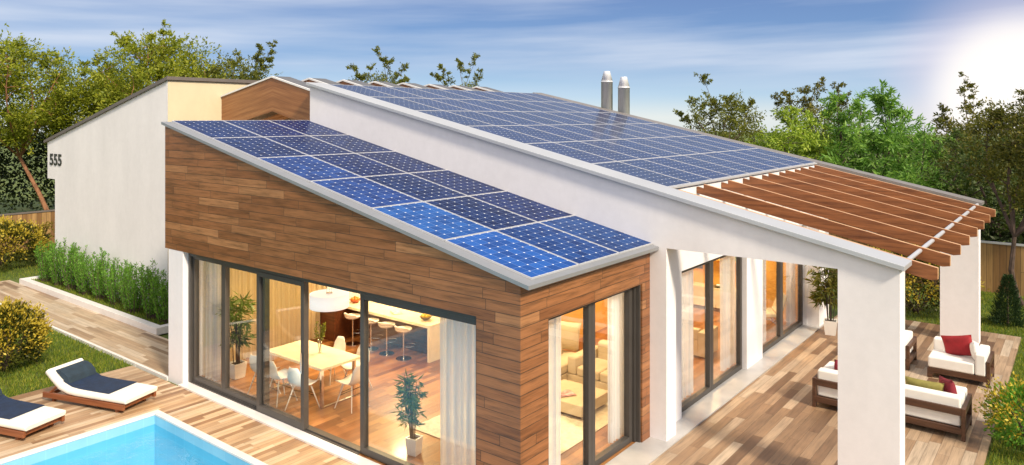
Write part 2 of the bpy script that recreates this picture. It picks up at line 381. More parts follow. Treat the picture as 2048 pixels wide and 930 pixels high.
def tag(o, label=None, cat=None, group=None, kind=None):
    if label: o['label'] = label
    if cat: o['category'] = cat
    if group: o['group'] = group
    if kind: o['kind'] = kind
    return o
def thing(name, label, cat, loc=(0, 0, 0), rz=0.0, group=None):
    o = bpy.data.objects.new(name, None); COL.objects.link(o); o.empty_display_size = 0.2
    o.location = loc; o.rotation_euler = (0, 0, rz)
    return tag(o, label, cat, group)
def dup(root, loc, rz, label, group=None, scale=None):
    r = root.copy(); COL.objects.link(r); r.location = loc; r.rotation_euler = (0, 0, rz)
    if scale: r.scale = scale
    r['label'] = label
    if group: r['group'] = group
    for ch in list(root.children):
        c = ch.copy(); COL.objects.link(c); c.parent = r
        for g in ch.children:
            d = g.copy(); COL.objects.link(d); d.parent = c
    return r
def struct(o): o['kind'] = 'structure'; return o
ORD = ['first', 'second', 'third', 'fourth', 'fifth', 'sixth', 'seventh', 'eighth', 'ninth']

# fast leaf mesh: rhombic leaves as separate islands
def leaves(name, pts, dirs, length, width, mat, parent=None, origin=(0, 0, 0), droop=0.0):
    n = len(pts)
    d = dirs + rng.normal(0, 0.35, (n, 3)); d[:, 2] -= droop
    d /= np.linalg.norm(d, axis=1)[:, None] + 1e-9
    r = rng.normal(0, 1, (n, 3)); s = np.cross(d, r); s /= np.linalg.norm(s, axis=1)[:, None] + 1e-9
    l = (length * rng.uniform(0.6, 1.25, n))[:, None]; w = l * width * 0.5
    mid = pts + d * l * 0.45
    V = np.empty((n, 4, 3)); V[:, 0] = pts; V[:, 1] = mid + s * w; V[:, 2] = pts + d * l; V[:, 3] = mid - s * w
    V -= np.array(origin)
    me = bpy.data.meshes.new(name)
    me.vertices.add(n * 4); me.loops.add(n * 4); me.polygons.add(n)
    me.vertices.foreach_set('co', V.reshape(-1)); me.loops.foreach_set('vertex_index', np.arange(n * 4, dtype=np.int32))
    me.polygons.foreach_set('loop_start', np.arange(0, n * 4, 4, dtype=np.int32))
    me.materials.append(mat); me.update(); me.validate()
    o = bpy.data.objects.new(name, me); COL.objects.link(o)
    if parent: o.parent = parent
    else: o.location = origin
    return o
def unit(n):
    d = rng.normal(0, 1, (n, 3)); return d / np.linalg.norm(d, axis=1)[:, None]

# ------------------------------------------------------------------ setting
mb = MB()
PX0, PX1, PY0, PY1 = -6.0, 6.26, 3.0, 12.85      # pool opening
BIG = 260.0
for r in ((-BIG, -BIG, PX0-.3, BIG), (PX1+.3, -BIG, BIG, BIG), (PX0-.3, -BIG, PX1+.3, PY0-.3), (PX0-.3, PY1+.3, PX1+.3, BIG)):
    mb.add([(r[0], r[1], -0.05), (r[2], r[1], -0.05), (r[2], r[3], -0.05), (r[0], r[3], -0.05)], [(0, 1, 2, 3)])
struct(mb.build('ground', MT['turf']))
mb = MB()
mb.box(6.385, -3, -0.04, 7.2, 15.75, 0.0).box(-9, 12.975, -0.04, 6.385, 15.75, 0.0)
struct(mb.build('pool_deck', MT['deck']))
mb = MB(); mb.box(7.33, 14.42, -0.04, 8.58, 27.15, 0.0); struct(mb.build('garden_path', MT['path']))
mb = MB(); mb.box(7.27, 14.42, -0.05, 7.33, 27.15, 0.022).box(7.27, 15.75, -0.05, 7.262, 15.76, 0.0); struct(mb.build('path_edging', MT['pooledge']))
mb = MB(); mb.box(4.5, 1.21, -0.1, 21.1, 5.16, 0.0); struct(mb.build('terrace_deck', MT['terrace']))
mb = MB()
mb.box(PX0, PY0, -1.45, PX1, PY1, -1.4)
mb.box(PX0-.08, PY0-.08, -1.45, PX0, PY1+.08, -0.02).box(PX1, PY0-.08, -1.45, PX1+.08, PY1+.08, -0.02)
mb.box(PX0, PY0-.08, -1.45, PX1, PY0, -0.02).box(PX0, PY1, -1.45, PX1, PY1+.08, -0.02)
struct(mb.build('pool_basin', MT['pooltile']))
mb = MB()
mb.box(PX0, PY1, -0.018, PX1+.122, PY1+.122, 0.02).box(PX1, PY0, -0.018, PX1+.122, PY1-.001, 0.02).box(PX0-.32, PY0-.32, -0.018, PX1+.122, PY0-.001, 0.02).box(PX0-.32, PY0, -0.018, PX0-.001, PY1+.122, 0.02)
struct(mb.build('pool_rim', MT['pooledge'], bevel=0.006))
mb = MB(); mb.grid(lambda u, v: (PX0 + (PX1-PX0)*u, PY0 + (PY1-PY0)*v, -0.17), 4, 4)
struct(mb.build('pool_water', MT['water']))

# grass blades
def grass(name, areas, dens, h):
    P = []
    for (x0, y0, x1, y1, k) in areas:
        n = int((x1-x0)*(y1-y0)*dens*k); q = np.empty((n, 3)); q[:, 0] = rng.uniform(x0, x1, n); q[:, 1] = rng.uniform(y0, y1, n); q[:, 2] = -0.05
        P.append(q)
    P = np.concatenate(P)
    d = np.tile(np.array([0, 0, 1.0]), (len(P), 1)) + rng.normal(0, 0.28, (len(P), 3))
    d[:, 2] = np.abs(d[:, 2]) + .2
    o = leaves(name, P, d, h, 0.16, MT['grass'])
    tag(o, None, None, None, 'stuff'); o['label'] = 'short sunlit lawn grass'; return o
grass('lawn_grass', [(1.5, 15.8, 7.24, 21, 1.0), (3.5, 21, 7.24, 27.2, .6), (4, 27.2, 13, 32.9, .35),
                     (13, -0.6, 21.1, 1.18, 1.0), (21.15, -0.5, 26.0, 3.0, .8), (21.15, 3, 26, 8, .35)], 1300, 0.085)

# ------------------------------------------------------------------ the house
H0 = (7.29, 5.57, 0)
house = thing('house', 'modern white and teak-clad house with sloping solar roofs and a timber pergola', 'house', H0)
def hb(mb, name, mat, **k): return mb.build(name, mat, k.pop('parent', house), H0, **k)
def sub(mb, name, mat, parent, **k): return mb.build(name, mat, parent, H0, **k)
def zl(y): return 3.14 + (y - 5.41) * 0.2171           # lower roof plane (top of solar panels)
def zm(y): return 3.27 + (y - 1.90) * 0.2190           # main roof plane
# timber cladding, front and side
mb = MB()
mb.prism([(5.67, -.05), (6.30, -.05), (6.30, 2.59), (14.53, 2.59), (14.53, zl(14.53)-.072), (5.67, zl(5.67)-.072)], 'x', 7.29, 7.39)
mb.prism([(7.29, -.05), (7.90, -.05), (7.90, 2.55), (10.49, 2.55), (10.49, -.05), (10.745, -.05), (10.745, zl(5.57)-.072), (7.29, zl(5.57)-.072)], 'y', 5.57, 5.67)
mb.prism([(7.395, 2.60), (10.74, 2.60), (10.74, zl(14.4)-.12), (7.395, zl(14.4)-.12)], 'y', 14.40, 14.53)
hb(mb, 'timber_cladding', MT['clad'])
mb = MB(); mb.box(7.294, 13.84, -.05, 7.62, 14.40, 2.588); mb.box(7.62, 14.30, -.05, 11.1, 14.40, 2.60)
hb(mb, 'wall', MT['white'])
# big white gable wall in front of the main volume, and its twin at the back
def gable_wall(x0, x1):
    mb = MB()
    mb.prism([(1.93, -.05), (2.70, -.05), (2.70, 3.11), (5.28, 3.11), (5.28, -.05), (5.60, -.05), (5.60, 2.72), (14.3, 2.72), (14.3, -.05), (14.5, -.05), (14.5, zm(14.5)-.07), (1.93, zm(1.93)-.07)], 'x', x0, x1)
    hb(mb, 'wall', MT['white'])
gable_wall(10.75, 11.10); gable_wall(19.76, 20.14)
# white facade under the pergola
mb = MB()
mb.prism([(11.10, -.05), (11.76, -.05), (11.76, 2.55), (14.85, 2.55), (14.85, -.05), (15.78, -.05), (15.78, 2.55), (18.97, 2.55), (18.97, -.05), (19.76, -.05), (19.76, 3.975), (11.10, 3.975)], 'y', 5.49, 5.68)
mb.box(18.99, 5.2, -.05, 19.755, 5.487, 3.78)
hb(mb, 'wall', MT['white'])
mb = MB(); mb.box(11.1, 14.3, -.05, 19.76, 14.48, 5.80); hb(mb, 'wall', MT['white'])
# sills
mb = MB(); mb.box(7.2, 6.3, -.06, 7.398, 13.84, 0.03); hb(mb, 'sill', MT['sill'])
mb = MB(); mb.box(7.294, 5.165, -.06, 19.74, 5.57, 0.022); hb(mb, 'sill', MT['marble'])
mb = MB(); mb.box(7.91, 5.57, -.06, 10.48, 5.66, 0.018).box(11.77, 5.57, -.06, 14.84, 5.675, 0.018).box(15.79, 5.57, -.06, 18.96, 5.675, 0.018); hb(mb, 'sill', MT['marble'])
# inside floor, ceilings, partitions
mb = MB(); mb.box(7.40, 5.68, -.05, 19.76, 14.3, 0.015); hb(mb, 'floor', MT['floor'])
mb = MB(); mb.box(7.40, 5.68, 2.62, 10.745, 14.295, 2.70).box(11.105, 5.69, 2.75, 19.755, 14.295, 2.83); hb(mb, 'ceiling', MT['ceil'])
mb = MB(); mb.box(13.2, 9.5, .015, 13.35, 14.295, 2.748); hb(mb, 'partition', MT['kwall'])
mb = MB(); mb.box(13.35, 9.35, .015, 19.2, 9.495, 2.748).box(19.2, 5.69, .015, 19.35, 9.495, 2.748); hb(mb, 'partition', MT['inwall'])
# roofs and copings
mb = MB(); mb.prism([(5.41, zl(5.41)-.072), (14.60, zl(14.60)-.072), (14.60, zl(14.60)-.020), (5.41, zl(5.41)-.020)], 'x', 7.245, 10.745)
hb(mb, 'roof', MT['roofmetal'])
mb = MB(); mb.prism([(5.685, zm(5.685)-.20), (14.5, zm(14.5)-.20), (14.5, zm(14.5)-.075), (5.50, zm(5.50)-.075), (5.50, zm(5.50)-.085), (5.685, zm(5.685)-.085)], 'x', 11.102, 19.758)
hb(mb, 'roof', MT['coping'])
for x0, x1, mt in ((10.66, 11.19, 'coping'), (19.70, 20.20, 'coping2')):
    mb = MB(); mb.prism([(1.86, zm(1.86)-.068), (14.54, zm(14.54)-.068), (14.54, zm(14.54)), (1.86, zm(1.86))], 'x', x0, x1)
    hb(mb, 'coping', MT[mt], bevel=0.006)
mb = MB(); mb.box(11.195, 5.44, zm(5.44)-.04, 19.69, 5.478, zm(5.44)-.008); hb(mb, 'eave_trim', MT['alu'])
# pergola
for i in range(8):
    x = 11.24 + 1.125 * i
    y0 = 1.56; y1 = 5.485 if i else 5.45
    mb = MB(); zz = lambda y: zm(y) - .012
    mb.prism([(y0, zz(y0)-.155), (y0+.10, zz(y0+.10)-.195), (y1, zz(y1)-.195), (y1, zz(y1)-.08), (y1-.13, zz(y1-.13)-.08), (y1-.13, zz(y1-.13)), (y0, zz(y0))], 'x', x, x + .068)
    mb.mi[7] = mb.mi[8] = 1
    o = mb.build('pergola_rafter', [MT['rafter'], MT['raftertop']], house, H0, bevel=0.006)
mb = MB(); mb.tube([(11.10, 1.95, zm(1.95)-.065), (19.76, 1.95, zm(1.95)-.065)], 0.032, 12); hb(mb, 'pergola_rod', MT['alu'])
# flues
for x, y, h in ((20.45, 12.13, 6.60), (20.50, 11.54, 6.40)):
    mb = MB(); mb.lathe([(.185, 0), (.185, 2.0), (.185, h-.27), (.195, h-.27), (.195, h-.235), (.185, h-.235)], (x, y, 0), 28)
    c = hb(mb, 'chimney_flue', MT['flue'], smooth=False)
    for pl in c.data.polygons: pl.use_smooth = abs(pl.normal.z) < .3
    mb = MB(); mb.lathe([(.183, h-.234), (.105, h+.07), (.105, h+.085), (.09, h+.085)], (x, y, 0), 28); k = sub(mb, 'flue_cap', MT['flue'], c)
    for pl in k.data.polygons: pl.use_smooth = abs(pl.normal.z) < .6
# left wing
zr = lambda y: 6.16 - (y - 18.8) * (6.16 - 4.40) / (26.66 - 18.8)
mb = MB()
mb.prism([(18.8, -.05), (26.06, -.05), (26.06, 3.22), (26.66, 3.22), (26.66, zr(26.66)), (18.8, zr(18.8))], 'x', 9.5, 20.0)
hb(mb, 'wing_wall', MT['white'])
mb = MB(); mb.box(9.502, 18.79, -.05, 19.99, 18.799, zr(18.8)-.002); hb(mb, 'wall', MT['cream'])
mb = MB(); mb.prism([(18.72, zr(18.72)+.002), (26.82, zr(26.82)+.002), (26.82, zr(26.82)+.09), (18.72, zr(18.72)+.09)], 'x', 9.44, 20.06)
hb(mb, 'roof', MT['edge'])
# house number
def digits():
    cu = bpy.data.curves.new('house_number', 'FONT'); cu.body = '555'; cu.size = 0.50; cu.extrude = 0.006; cu.offset = 0.012; cu.space_character = 1.02
    to = bpy.data.objects.new('tmp_text', cu); COL.objects.link(to)
    dg = bpy.context.evaluated_depsgraph_get(); me = bpy.data.meshes.new_from_object(to.evaluated_get(dg)); bpy.data.objects.remove(to)
    me.materials.clear(); me.materials.append(MT['digit'])
    xs = [v.co.x for v in me.vertices]; ys = [v.co.y for v in me.vertices]
    w = max(xs)-min(xs); h = max(ys)-min(ys)
    for v in me.vertices:
        # letters read left to right as y falls, on the wall facing -x
        a = (v.co.x-min(xs))/w; bb = (v.co.y-min(ys))/h; e = v.co.z
        v.co = (9.5-.012-e-H0[0], 26.45-a*.93-H0[1], 3.66+bb*.375)
    o = bpy.data.objects.new('house_number', me); COL.objects.link(o); o.parent = house
digits()
# folded timber gable beams over the courtyard
for i in range(8):
    x = 11.0 + 1.14 * i
    pk, lf, rt = (16.39, 6.22), (18.78, 5.76), (14.3, 5.72)
    mb = MB(); d = .86
    mb.prism([(lf[0], lf[1]-d), (lf[0], lf[1]), pk, (rt[0], rt[1]), (rt[0], rt[1]-d), (pk[0], pk[1]-d)], 'x', x, x + .42) if i else \
        mb.prism([(lf[0], lf[1]-d), (lf[0], lf[1]), pk, (14.52, rt[1]+.05), (14.52, rt[1]+.05-d), (pk[0], pk[1]-d)], 'x', x, x + .42)
    rr = (14.52, rt[1]+.05)
    o = hb(mb, 'gable_beam', MT['gable'])
    mb = MB(); q = .045
    cp = [(lf[0], lf[1]+.002), (lf[0], lf[1]+q), (pk[0], pk[1]+q), (rr[0], rr[1]+q), (rr[0], rr[1]+.002), (pk[0], pk[1]+.002)]
    mb.prism(cp, 'x', x-.03, x + .02)
    mb.cur = 1; mb.prism([(a, b_-.003 if k in (1, 2, 3) else b_) for k, (a, b_) in enumerate(cp)], 'x', x+.021, x + .52)
    sub(mb, 'gable_cap', [MT['capw'], MT['darkroof']], o)
# dark wall added across the courtyard to keep the passage dark
mb = MB(); mb.box(14.0, 14.52, -.05, 14.15, 18.78, 4.6); hb(mb, 'courtyard_shade_wall', MT['cabinet'])

# windows -----------------------------------------------------------
def win_x(name, x, y0, y1, z0, z1, fw, par=None, panes=True, pname='pane'):
    mb = MB(); d = .05
    mb.box(x-d, y0, z0, x+d, y0+fw, z1).box(x-d, y1-fw, z0, x+d, y1, z1).box(x-d, y0+fw, z0, x+d, y1-fw, z0+fw*1.25).box(x-d, y0+fw, z1-fw, x+d, y1-fw, z1)
    o = hb(mb, name, MT['frame'], parent=par or house, bevel=0.004)
    if panes:
        mb = MB(); mb.box(x-.008, y0+fw-.005, z0+fw*1.25-.005, x+.008, y1-fw+.005, z1-fw+.005); sub(mb, 'pane', MT['glass'], o)
    return o
def win_y(name, y, x0, x1, z0, z1, fw):
    mb = MB(); d = .05
    mb.box(x0, y-d, z0, x0+fw, y+d, z1).box(x1-fw, y-d, z0, x1, y+d, z1).box(x0+fw, y-d, z0, x1-fw, y+d, z0+fw*1.1).box(x0+fw, y-d, z1-fw, x1-fw, y+d, z1)
    o = hb(mb, name, MT['frame'], bevel=0.004)
    mb = MB(); mb.box(x0+fw-.005, y-.008, z0+fw*1.1-.005, x1-fw+.005, y+.008, z1-fw+.005); sub(mb, 'pane', MT['glass'], o)
    return o
# front: outer frame, two fixed lights, sliding door, fixed right light
mb = MB()
mb.box(7.40, 13.76, .03, 7.56, 13.835, 2.54).box(7.40, 6.302, .03, 7.56, 6.36, 2.54)
mb.box(7.40, 6.36, 2.50, 7.56, 13.76, 2.585)
mb.box(7.44, 8.8, .03, 7.56, 13.76, 0.07).box(7.40, 8.8, .02, 7.438, 13.76, .045)
hb(mb, 'window_frame', MT['frame'], bevel=0.004)
win_x('window', 7.50, 12.68, 13.755, .075, 2.495, .055)
win_x('window', 7.50, 11.33, 12.675, .075, 2.495, .07)
sd = win_x('sliding_door', 7.445, 10.14, 11.50, .05, 2.495, .085)
mb = MB(); mb.box(7.37, 10.17, .98, 7.395, 10.20, 1.32); sub(mb, 'handle', MT['steel'], sd)
win_x('window', 7.50, 6.365, 8.80, .035, 2.495, .085)
# side window in the cladding with a dark reveal
mb = MB(); mb.box(10.42, 5.672, .02, 10.60, 5.86, 2.55); mb.box(7.84, 5.672, 2.55, 10.60, 5.86, 2.615)
mb.box(10.455, 5.60, .02, 10.488, 5.671, 2.548)
hb(mb, 'window_reveal', MT['frame'])
win_y('window', 5.76, 7.86, 9.20, .02, 2.548, .09); win_y('window', 5.76, 9.205, 10.415, .02, 2.548, .09)
win_y('window', 5.635, 11.78, 13.27, .02, 2.548, .085); win_y('window', 5.635, 13.275, 14.84, .02, 2.548, .085)
win_y('window', 5.635, 15.79, 17.34, .02, 2.548, .085); win_y('window', 5.635, 17.345, 18.96, .02, 2.548, .085)

# ------------------------------------------------------------------ solar panels
def make_panel(w, l, mat='pv'):
    ia = .018
    me = bpy.data.meshes.new('solar_panel')
    me.from_pydata([(ia, ia, 0), (w-ia, ia, 0), (w-ia, l-ia, 0), (ia, l-ia, 0), (ia, ia, -.02), (w-ia, ia, -.02), (w-ia, l-ia, -.02), (ia, l-ia, -.02)],
                   [], [(0,1,2,3), (7,6,5,4), (0,4,5,1), (1,5,6,2), (2,6,7,3), (3,7,4,0)])
    uv = me.uv_layers.new(name='UVMap')
    for i, c in enumerate([(0.0,0.0),(1,0),(1,1),(0,1)]): uv.data[i].uv = c
    me.materials.append(MT[mat])
    o = bpy.data.objects.new('solar_panel', me); COL.objects.link(o)
    mb = MB(); a = .004
    mb.box(a, a, -.03, ia, l-a, .004).box(w-ia, a, -.03, w-a, l-a, .004).box(ia, a, -.03, w-ia, ia, .004).box(ia, l-ia, -.03, w-ia, l-a, .004)
    mb.build('frame', MT['alu'], o)
    return o
def place_panels(proto, xs, y0, step, ncol, nrow, zf, slope, lab, group, tone):
    first = True
    for r in range(nrow):
        for c in range(ncol):
            o = proto if first else proto.copy()
            if not first:
                COL.objects.link(o)
                f = proto.children[0].copy(); COL.objects.link(f); f.parent = o
            first = False
            y = y0 + r * step
            o.location = (xs[0] + c * xs[1], y, zf(y)); o.rotation_euler = (math.atan(slope), 0, 0)
            o.color = (*tone(r, c), 1)
            tag(o, lab(r, c), 'solar panel', group)
lp = make_panel(1.105, 1.51/math.cos(math.atan(.2171)))
rowtxt = ['bottom row', 'second row up', 'third row up', 'fourth row up', 'fifth row up', 'top row']
coltxt = ['outer column above the teak wall', 'middle column', 'column against the white wall']
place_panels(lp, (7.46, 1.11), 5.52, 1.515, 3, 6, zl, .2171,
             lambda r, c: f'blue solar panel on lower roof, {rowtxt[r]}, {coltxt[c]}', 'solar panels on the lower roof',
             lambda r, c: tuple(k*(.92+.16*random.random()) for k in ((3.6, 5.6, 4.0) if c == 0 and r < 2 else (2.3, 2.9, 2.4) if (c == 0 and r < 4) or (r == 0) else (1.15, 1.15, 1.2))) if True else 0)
mp_ = make_panel(0.935, 1.487/math.cos(math.atan(.219)), 'pv2')
rowm = ['bottom row', 'second row up', 'third row up', 'fourth row up', 'fifth row up', 'top row']
colm = ['column along the near coping'] + [f'{ORD[i]} column from near coping' for i in range(1, 8)] + ['column along the far edge']
place_panels(mp_, (11.21, .943), 5.48, 1.4915, 9, 6, lambda y: zm(y)-.01, .219,
             lambda r, c: f'solar panel on upper roof, {rowm[r]}, {colm[c]}', 'solar panels on the upper roof',
             lambda r, c: tuple(k*(.92+.16*random.random()) for k in (.95, .98, 1.05)))

# ------------------------------------------------------------------ sun loungers
def make_lounger(label):
    t = thing('sun_lounger', label, 'sun lounger', (0, 0, 0))
    W = .74
    mb = MB()
    for y in (0.0, W-.05): mb.box(0, y, .075, 1.93, y+.05, .175)
    mb.box(.02, .05, .085, .10, W-.05, .15).box(1.80, .05, .085, 1.88, W-.05, .15)
    for k in range(12): mb.box(.62+k*.098, .05, .15, .69+k*.098, W-.05, .17)
    mb.build('frame', MT['teak'], t, bevel=0.01)
    for x in (.16, 1.68):
        for y in (.06, W-.11):
            mb = MB(); mb.box(x, y, 0, x+.06, y+.05, .085); mb.build('leg', MT['teak'], t)
    mb = MB()
    for y in (.02, W-.06):
        mb.tube([(.66, y+.02, .19), (.46, y+.02, .25), (.10, y+.02, .52)], .026, 6)
        mb.tube([(.15, y+.02, .17), (.36, y+.02, .33)], .02, 6)
    mb.build('back_support', MT['teak'], t)
    # mattress: one curved slab
    top = [(.12, .60), (.28, .47), (.45, .36), (.62, .305), (.80, .29), (1.2, .285), (1.6, .285), (1.98, .28)]
    bot = [(.03, .52), (.20, .38), (.38, .25), (.60, .19), (.80, .18), (1.2, .18), (1.6, .18), (1.97, .18)]
    def slab(tp, bt, y0, y1, r=.02):
        S = []
        for (a, z1), (b2, z0) in zip(tp, bt):
            S.append([(b2, y0+r, z0), (b2, y1-r, z0), ((a+b2)/2, y1, (z0+z1)/2), (a, y1-r, z1), (a, y0+r, z1), ((a+b2)/2, y0, (z0+z1)/2)])
        return S
    mb = MB(); mb.loft(slab(top, bot, 0, W)); mb.build('mattress', MT['mattress'], t, smooth=True, bevel=0.025)
    off = .012
    tp = [(a+off*.5, z+off) for a, z in top[2:7]]; tp[0] = (.40, .395); tp[-1] = (1.50, .30)
    bt = [(a, z-.012) for a, z in tp]
    mb = MB(); mb.loft(slab(tp, bt, .09, W-.03, .004)); mb.build('cover', MT['navy'], t, smooth=False)
    S = []
    for (a, z, th) in ((.20, .555, .012), (.26, .508, .07), (.35, .44, .10), (.44, .38, .09), (.52, .335, .02)):
        nx, nz = .60, .80
        S.append([(a, .10, z), (a, W-.04, z), (a+nx*th, W-.055, z+nz*th), (a+nx*th, .115, z+nz*th)])
    mb = MB(); mb.loft(S); mb.build('pillow', MT['teal'], t, smooth=True, bevel=0.008)
    return t
l1 = make_lounger('cream sun lounger with navy pillow seen whole, between the lawn and the pool corner')
l1.location = (5.28, 15.06, 0); l1.rotation_euler = (0, 0, R(-71.4))
l1['group'] = 'sun loungers by the pool'
dup(l1, (3.79, 15.18, 0), R(-71.4), 'cream sun lounger cut off by the left picture edge, only its foot end showing', 'sun loungers by the pool')

# ------------------------------------------------------------------ terrace sofas
def cushion_block(mb_name, parent, x0, y0, z0, x1, y1, z1, mat, bev=.035):
    mb = MB(); mb.box(x0, y0, z0, x1, y1, z1); return mb.build(mb_name, mat, parent, bevel=bev)
def side_frame(parent, y0, y1, D, zt):
    mb = MB()
    mb.box(0, y0, 0, .085, y1, zt).box(D-.085, y0, 0, D, y1, zt).box(.085, y0, .40, D-.085, y1, zt-.005).box(.085, y0, .10, D-.085, y1, .19)
    return mb.build('side_frame', MT['walnut'], parent, bevel=.006)
# long sofa: local x depth (0 back .. .9 front), local y along
ls = thing('outdoor_sofa', 'long white three-seat outdoor sofa with dark wood frame, its back to the camera', 'sofa', (13.72, 1.52, 0), 0, 'terrace seating')
LW, D = 2.36, .88
side_frame(ls, 0, .06, D, .52); side_frame(ls, LW-.06, LW, D, .52)
mb = MB(); mb.box(.0, .06, .40, .05, LW-.06, .515).box(0, .06, .10, .05, LW-.06, .20).box(D-.05, .06, .10, D, LW-.06, .20).box(.05, .06, .15, D-.05, LW-.06, .195)
mb.build('frame', MT['walnut'], ls, bevel=.006)
cushion_block('seat', ls, .26, .27, .20, D-.01, LW-.27, .42, MT['cushion'])
cushion_block('backrest', ls, .055, .07, .20, .255, LW-.07, .67, MT['cushion'])
cushion_block('armrest', ls, .26, .065, .20, D-.01, .265, .62, MT['cushion'])
cushion_block('armrest', ls, .26, LW-.265, .20, D-.01, LW-.065, .62, MT['cushion'])
# armchairs facing the long sofa (front at local x=0, back at local x=D)
def make_lounge_chair(label, loc, rz, mirror):
    t = thing('outdoor_armchair', label, 'armchair', loc, rz, 'terrace seating')
    Wd = 1.06
    fl = (lambda y0, y1: (Wd-y1, Wd-y0)) if mirror else (lambda y0, y1: (y0, y1))
    side_frame(t, *fl(0, .06), D, .50)
    mb = MB(); a = fl(.06, Wd)
    mb.box(0, a[0], .10, .05, a[1], .20).box(D-.05, a[0], .10, D, a[1], .20).box(D-.05, a[0], .38, D, a[1], .48).box(.05, a[0], .15, D-.05, a[1], .195)
    e = fl(Wd-.09, Wd); mb.box(0, e[0], 0, .06, e[1], .10).box(D-.06, e[0], 0, D, e[1], .10)
    e = fl(Wd-.06, Wd); mb.box(.05, e[0], .10, D-.05, e[1], .149)
    mb.build('frame', MT['walnut'], t, bevel=.006)
    a = fl(.255, Wd-.01); cushion_block('seat', t, .0, a[0], .20, D-.27, a[1], .42, MT['cushion'])
    a = fl(.255, Wd-.02); cushion_block('backrest', t, D-.265, a[0], .20, D-.055, a[1], .64, MT['cushion'])
    a = fl(.065, .25); cushion_block('armrest', t, .0, a[0], .20, D-.055, a[1], .62, MT['cushion'])
    return t
make_lounge_chair('white outdoor armchair with a red cushion, in front of the far white pier', (16.72, 1.45, 0), 0, False)
make_lounge_chair('white outdoor armchair half hidden behind the near white pier', (16.90, 2.86, 0), 0, False)
def pillow(label, cat_mat, loc, rot, s=.44, th=.15, group='cushions on the terrace seats', name='cushion', cat='cushion', sx=None):
    o_mb = MB(); n = 10; sx = sx or s
    def f(sgn):
        def g(u, v):
            a, b2 = u*2-1, v*2-1
            e = max(0.0, (1-abs(a)**3.2)*(1-abs(b2)**3.2)) ** .55
            k = 1 - .10*(abs(a)*abs(b2)) + .0
            kk = 1 - .07*(1-abs(a)**2)*(abs(b2)**2) - .07*(1-abs(b2)**2)*(abs(a)**2)
            return (a*sx/2*kk, b2*s/2*kk, sgn*th/2*e)
        return g
    o_mb.grid(f(1), n, n); o_mb.grid(f(-1), n, n)
    o = o_mb.build(name, cat_mat, smooth=True)
    bm = bmesh.new(); bm.from_mesh(o.data); bmesh.ops.remove_doubles(bm, verts=bm.verts, dist=1e-4); bmesh.ops.recalc_face_normals(bm, faces=bm.faces); bm.to_mesh(o.data); bm.free()
    o.location = loc; o.rotation_euler = rot
    return tag(o, label, cat, group)
pillow('bright red square cushion leaning on the armchair by the far pier', MT['red'], (17.14, 2.02, .615), (R(90), R(14), R(78)), .42, .15, sx=.58)
pillow('white cushion leaning on the armrest beside the bright red cushion', MT['cushion'], (17.05, 1.72, .585), (R(78), R(8), R(10)), .40, .17)
pillow('olive green cushion on the long sofa', MT['olive'], (14.12, 2.16, .575), (R(80), R(0), R(90)), .38, .15, sx=.60)
pillow('dark red cushion at the right end of the long sofa, beside the olive one', MT['wine'], (14.22, 1.82, .615), (R(82), R(8), R(35)), .42, .16)
pillow('dark red cushion at the long sofa left end, cut off by the near pier', MT['wine'], (14.20, 3.47, .60), (R(84), R(4), R(-30)), .42, .16)

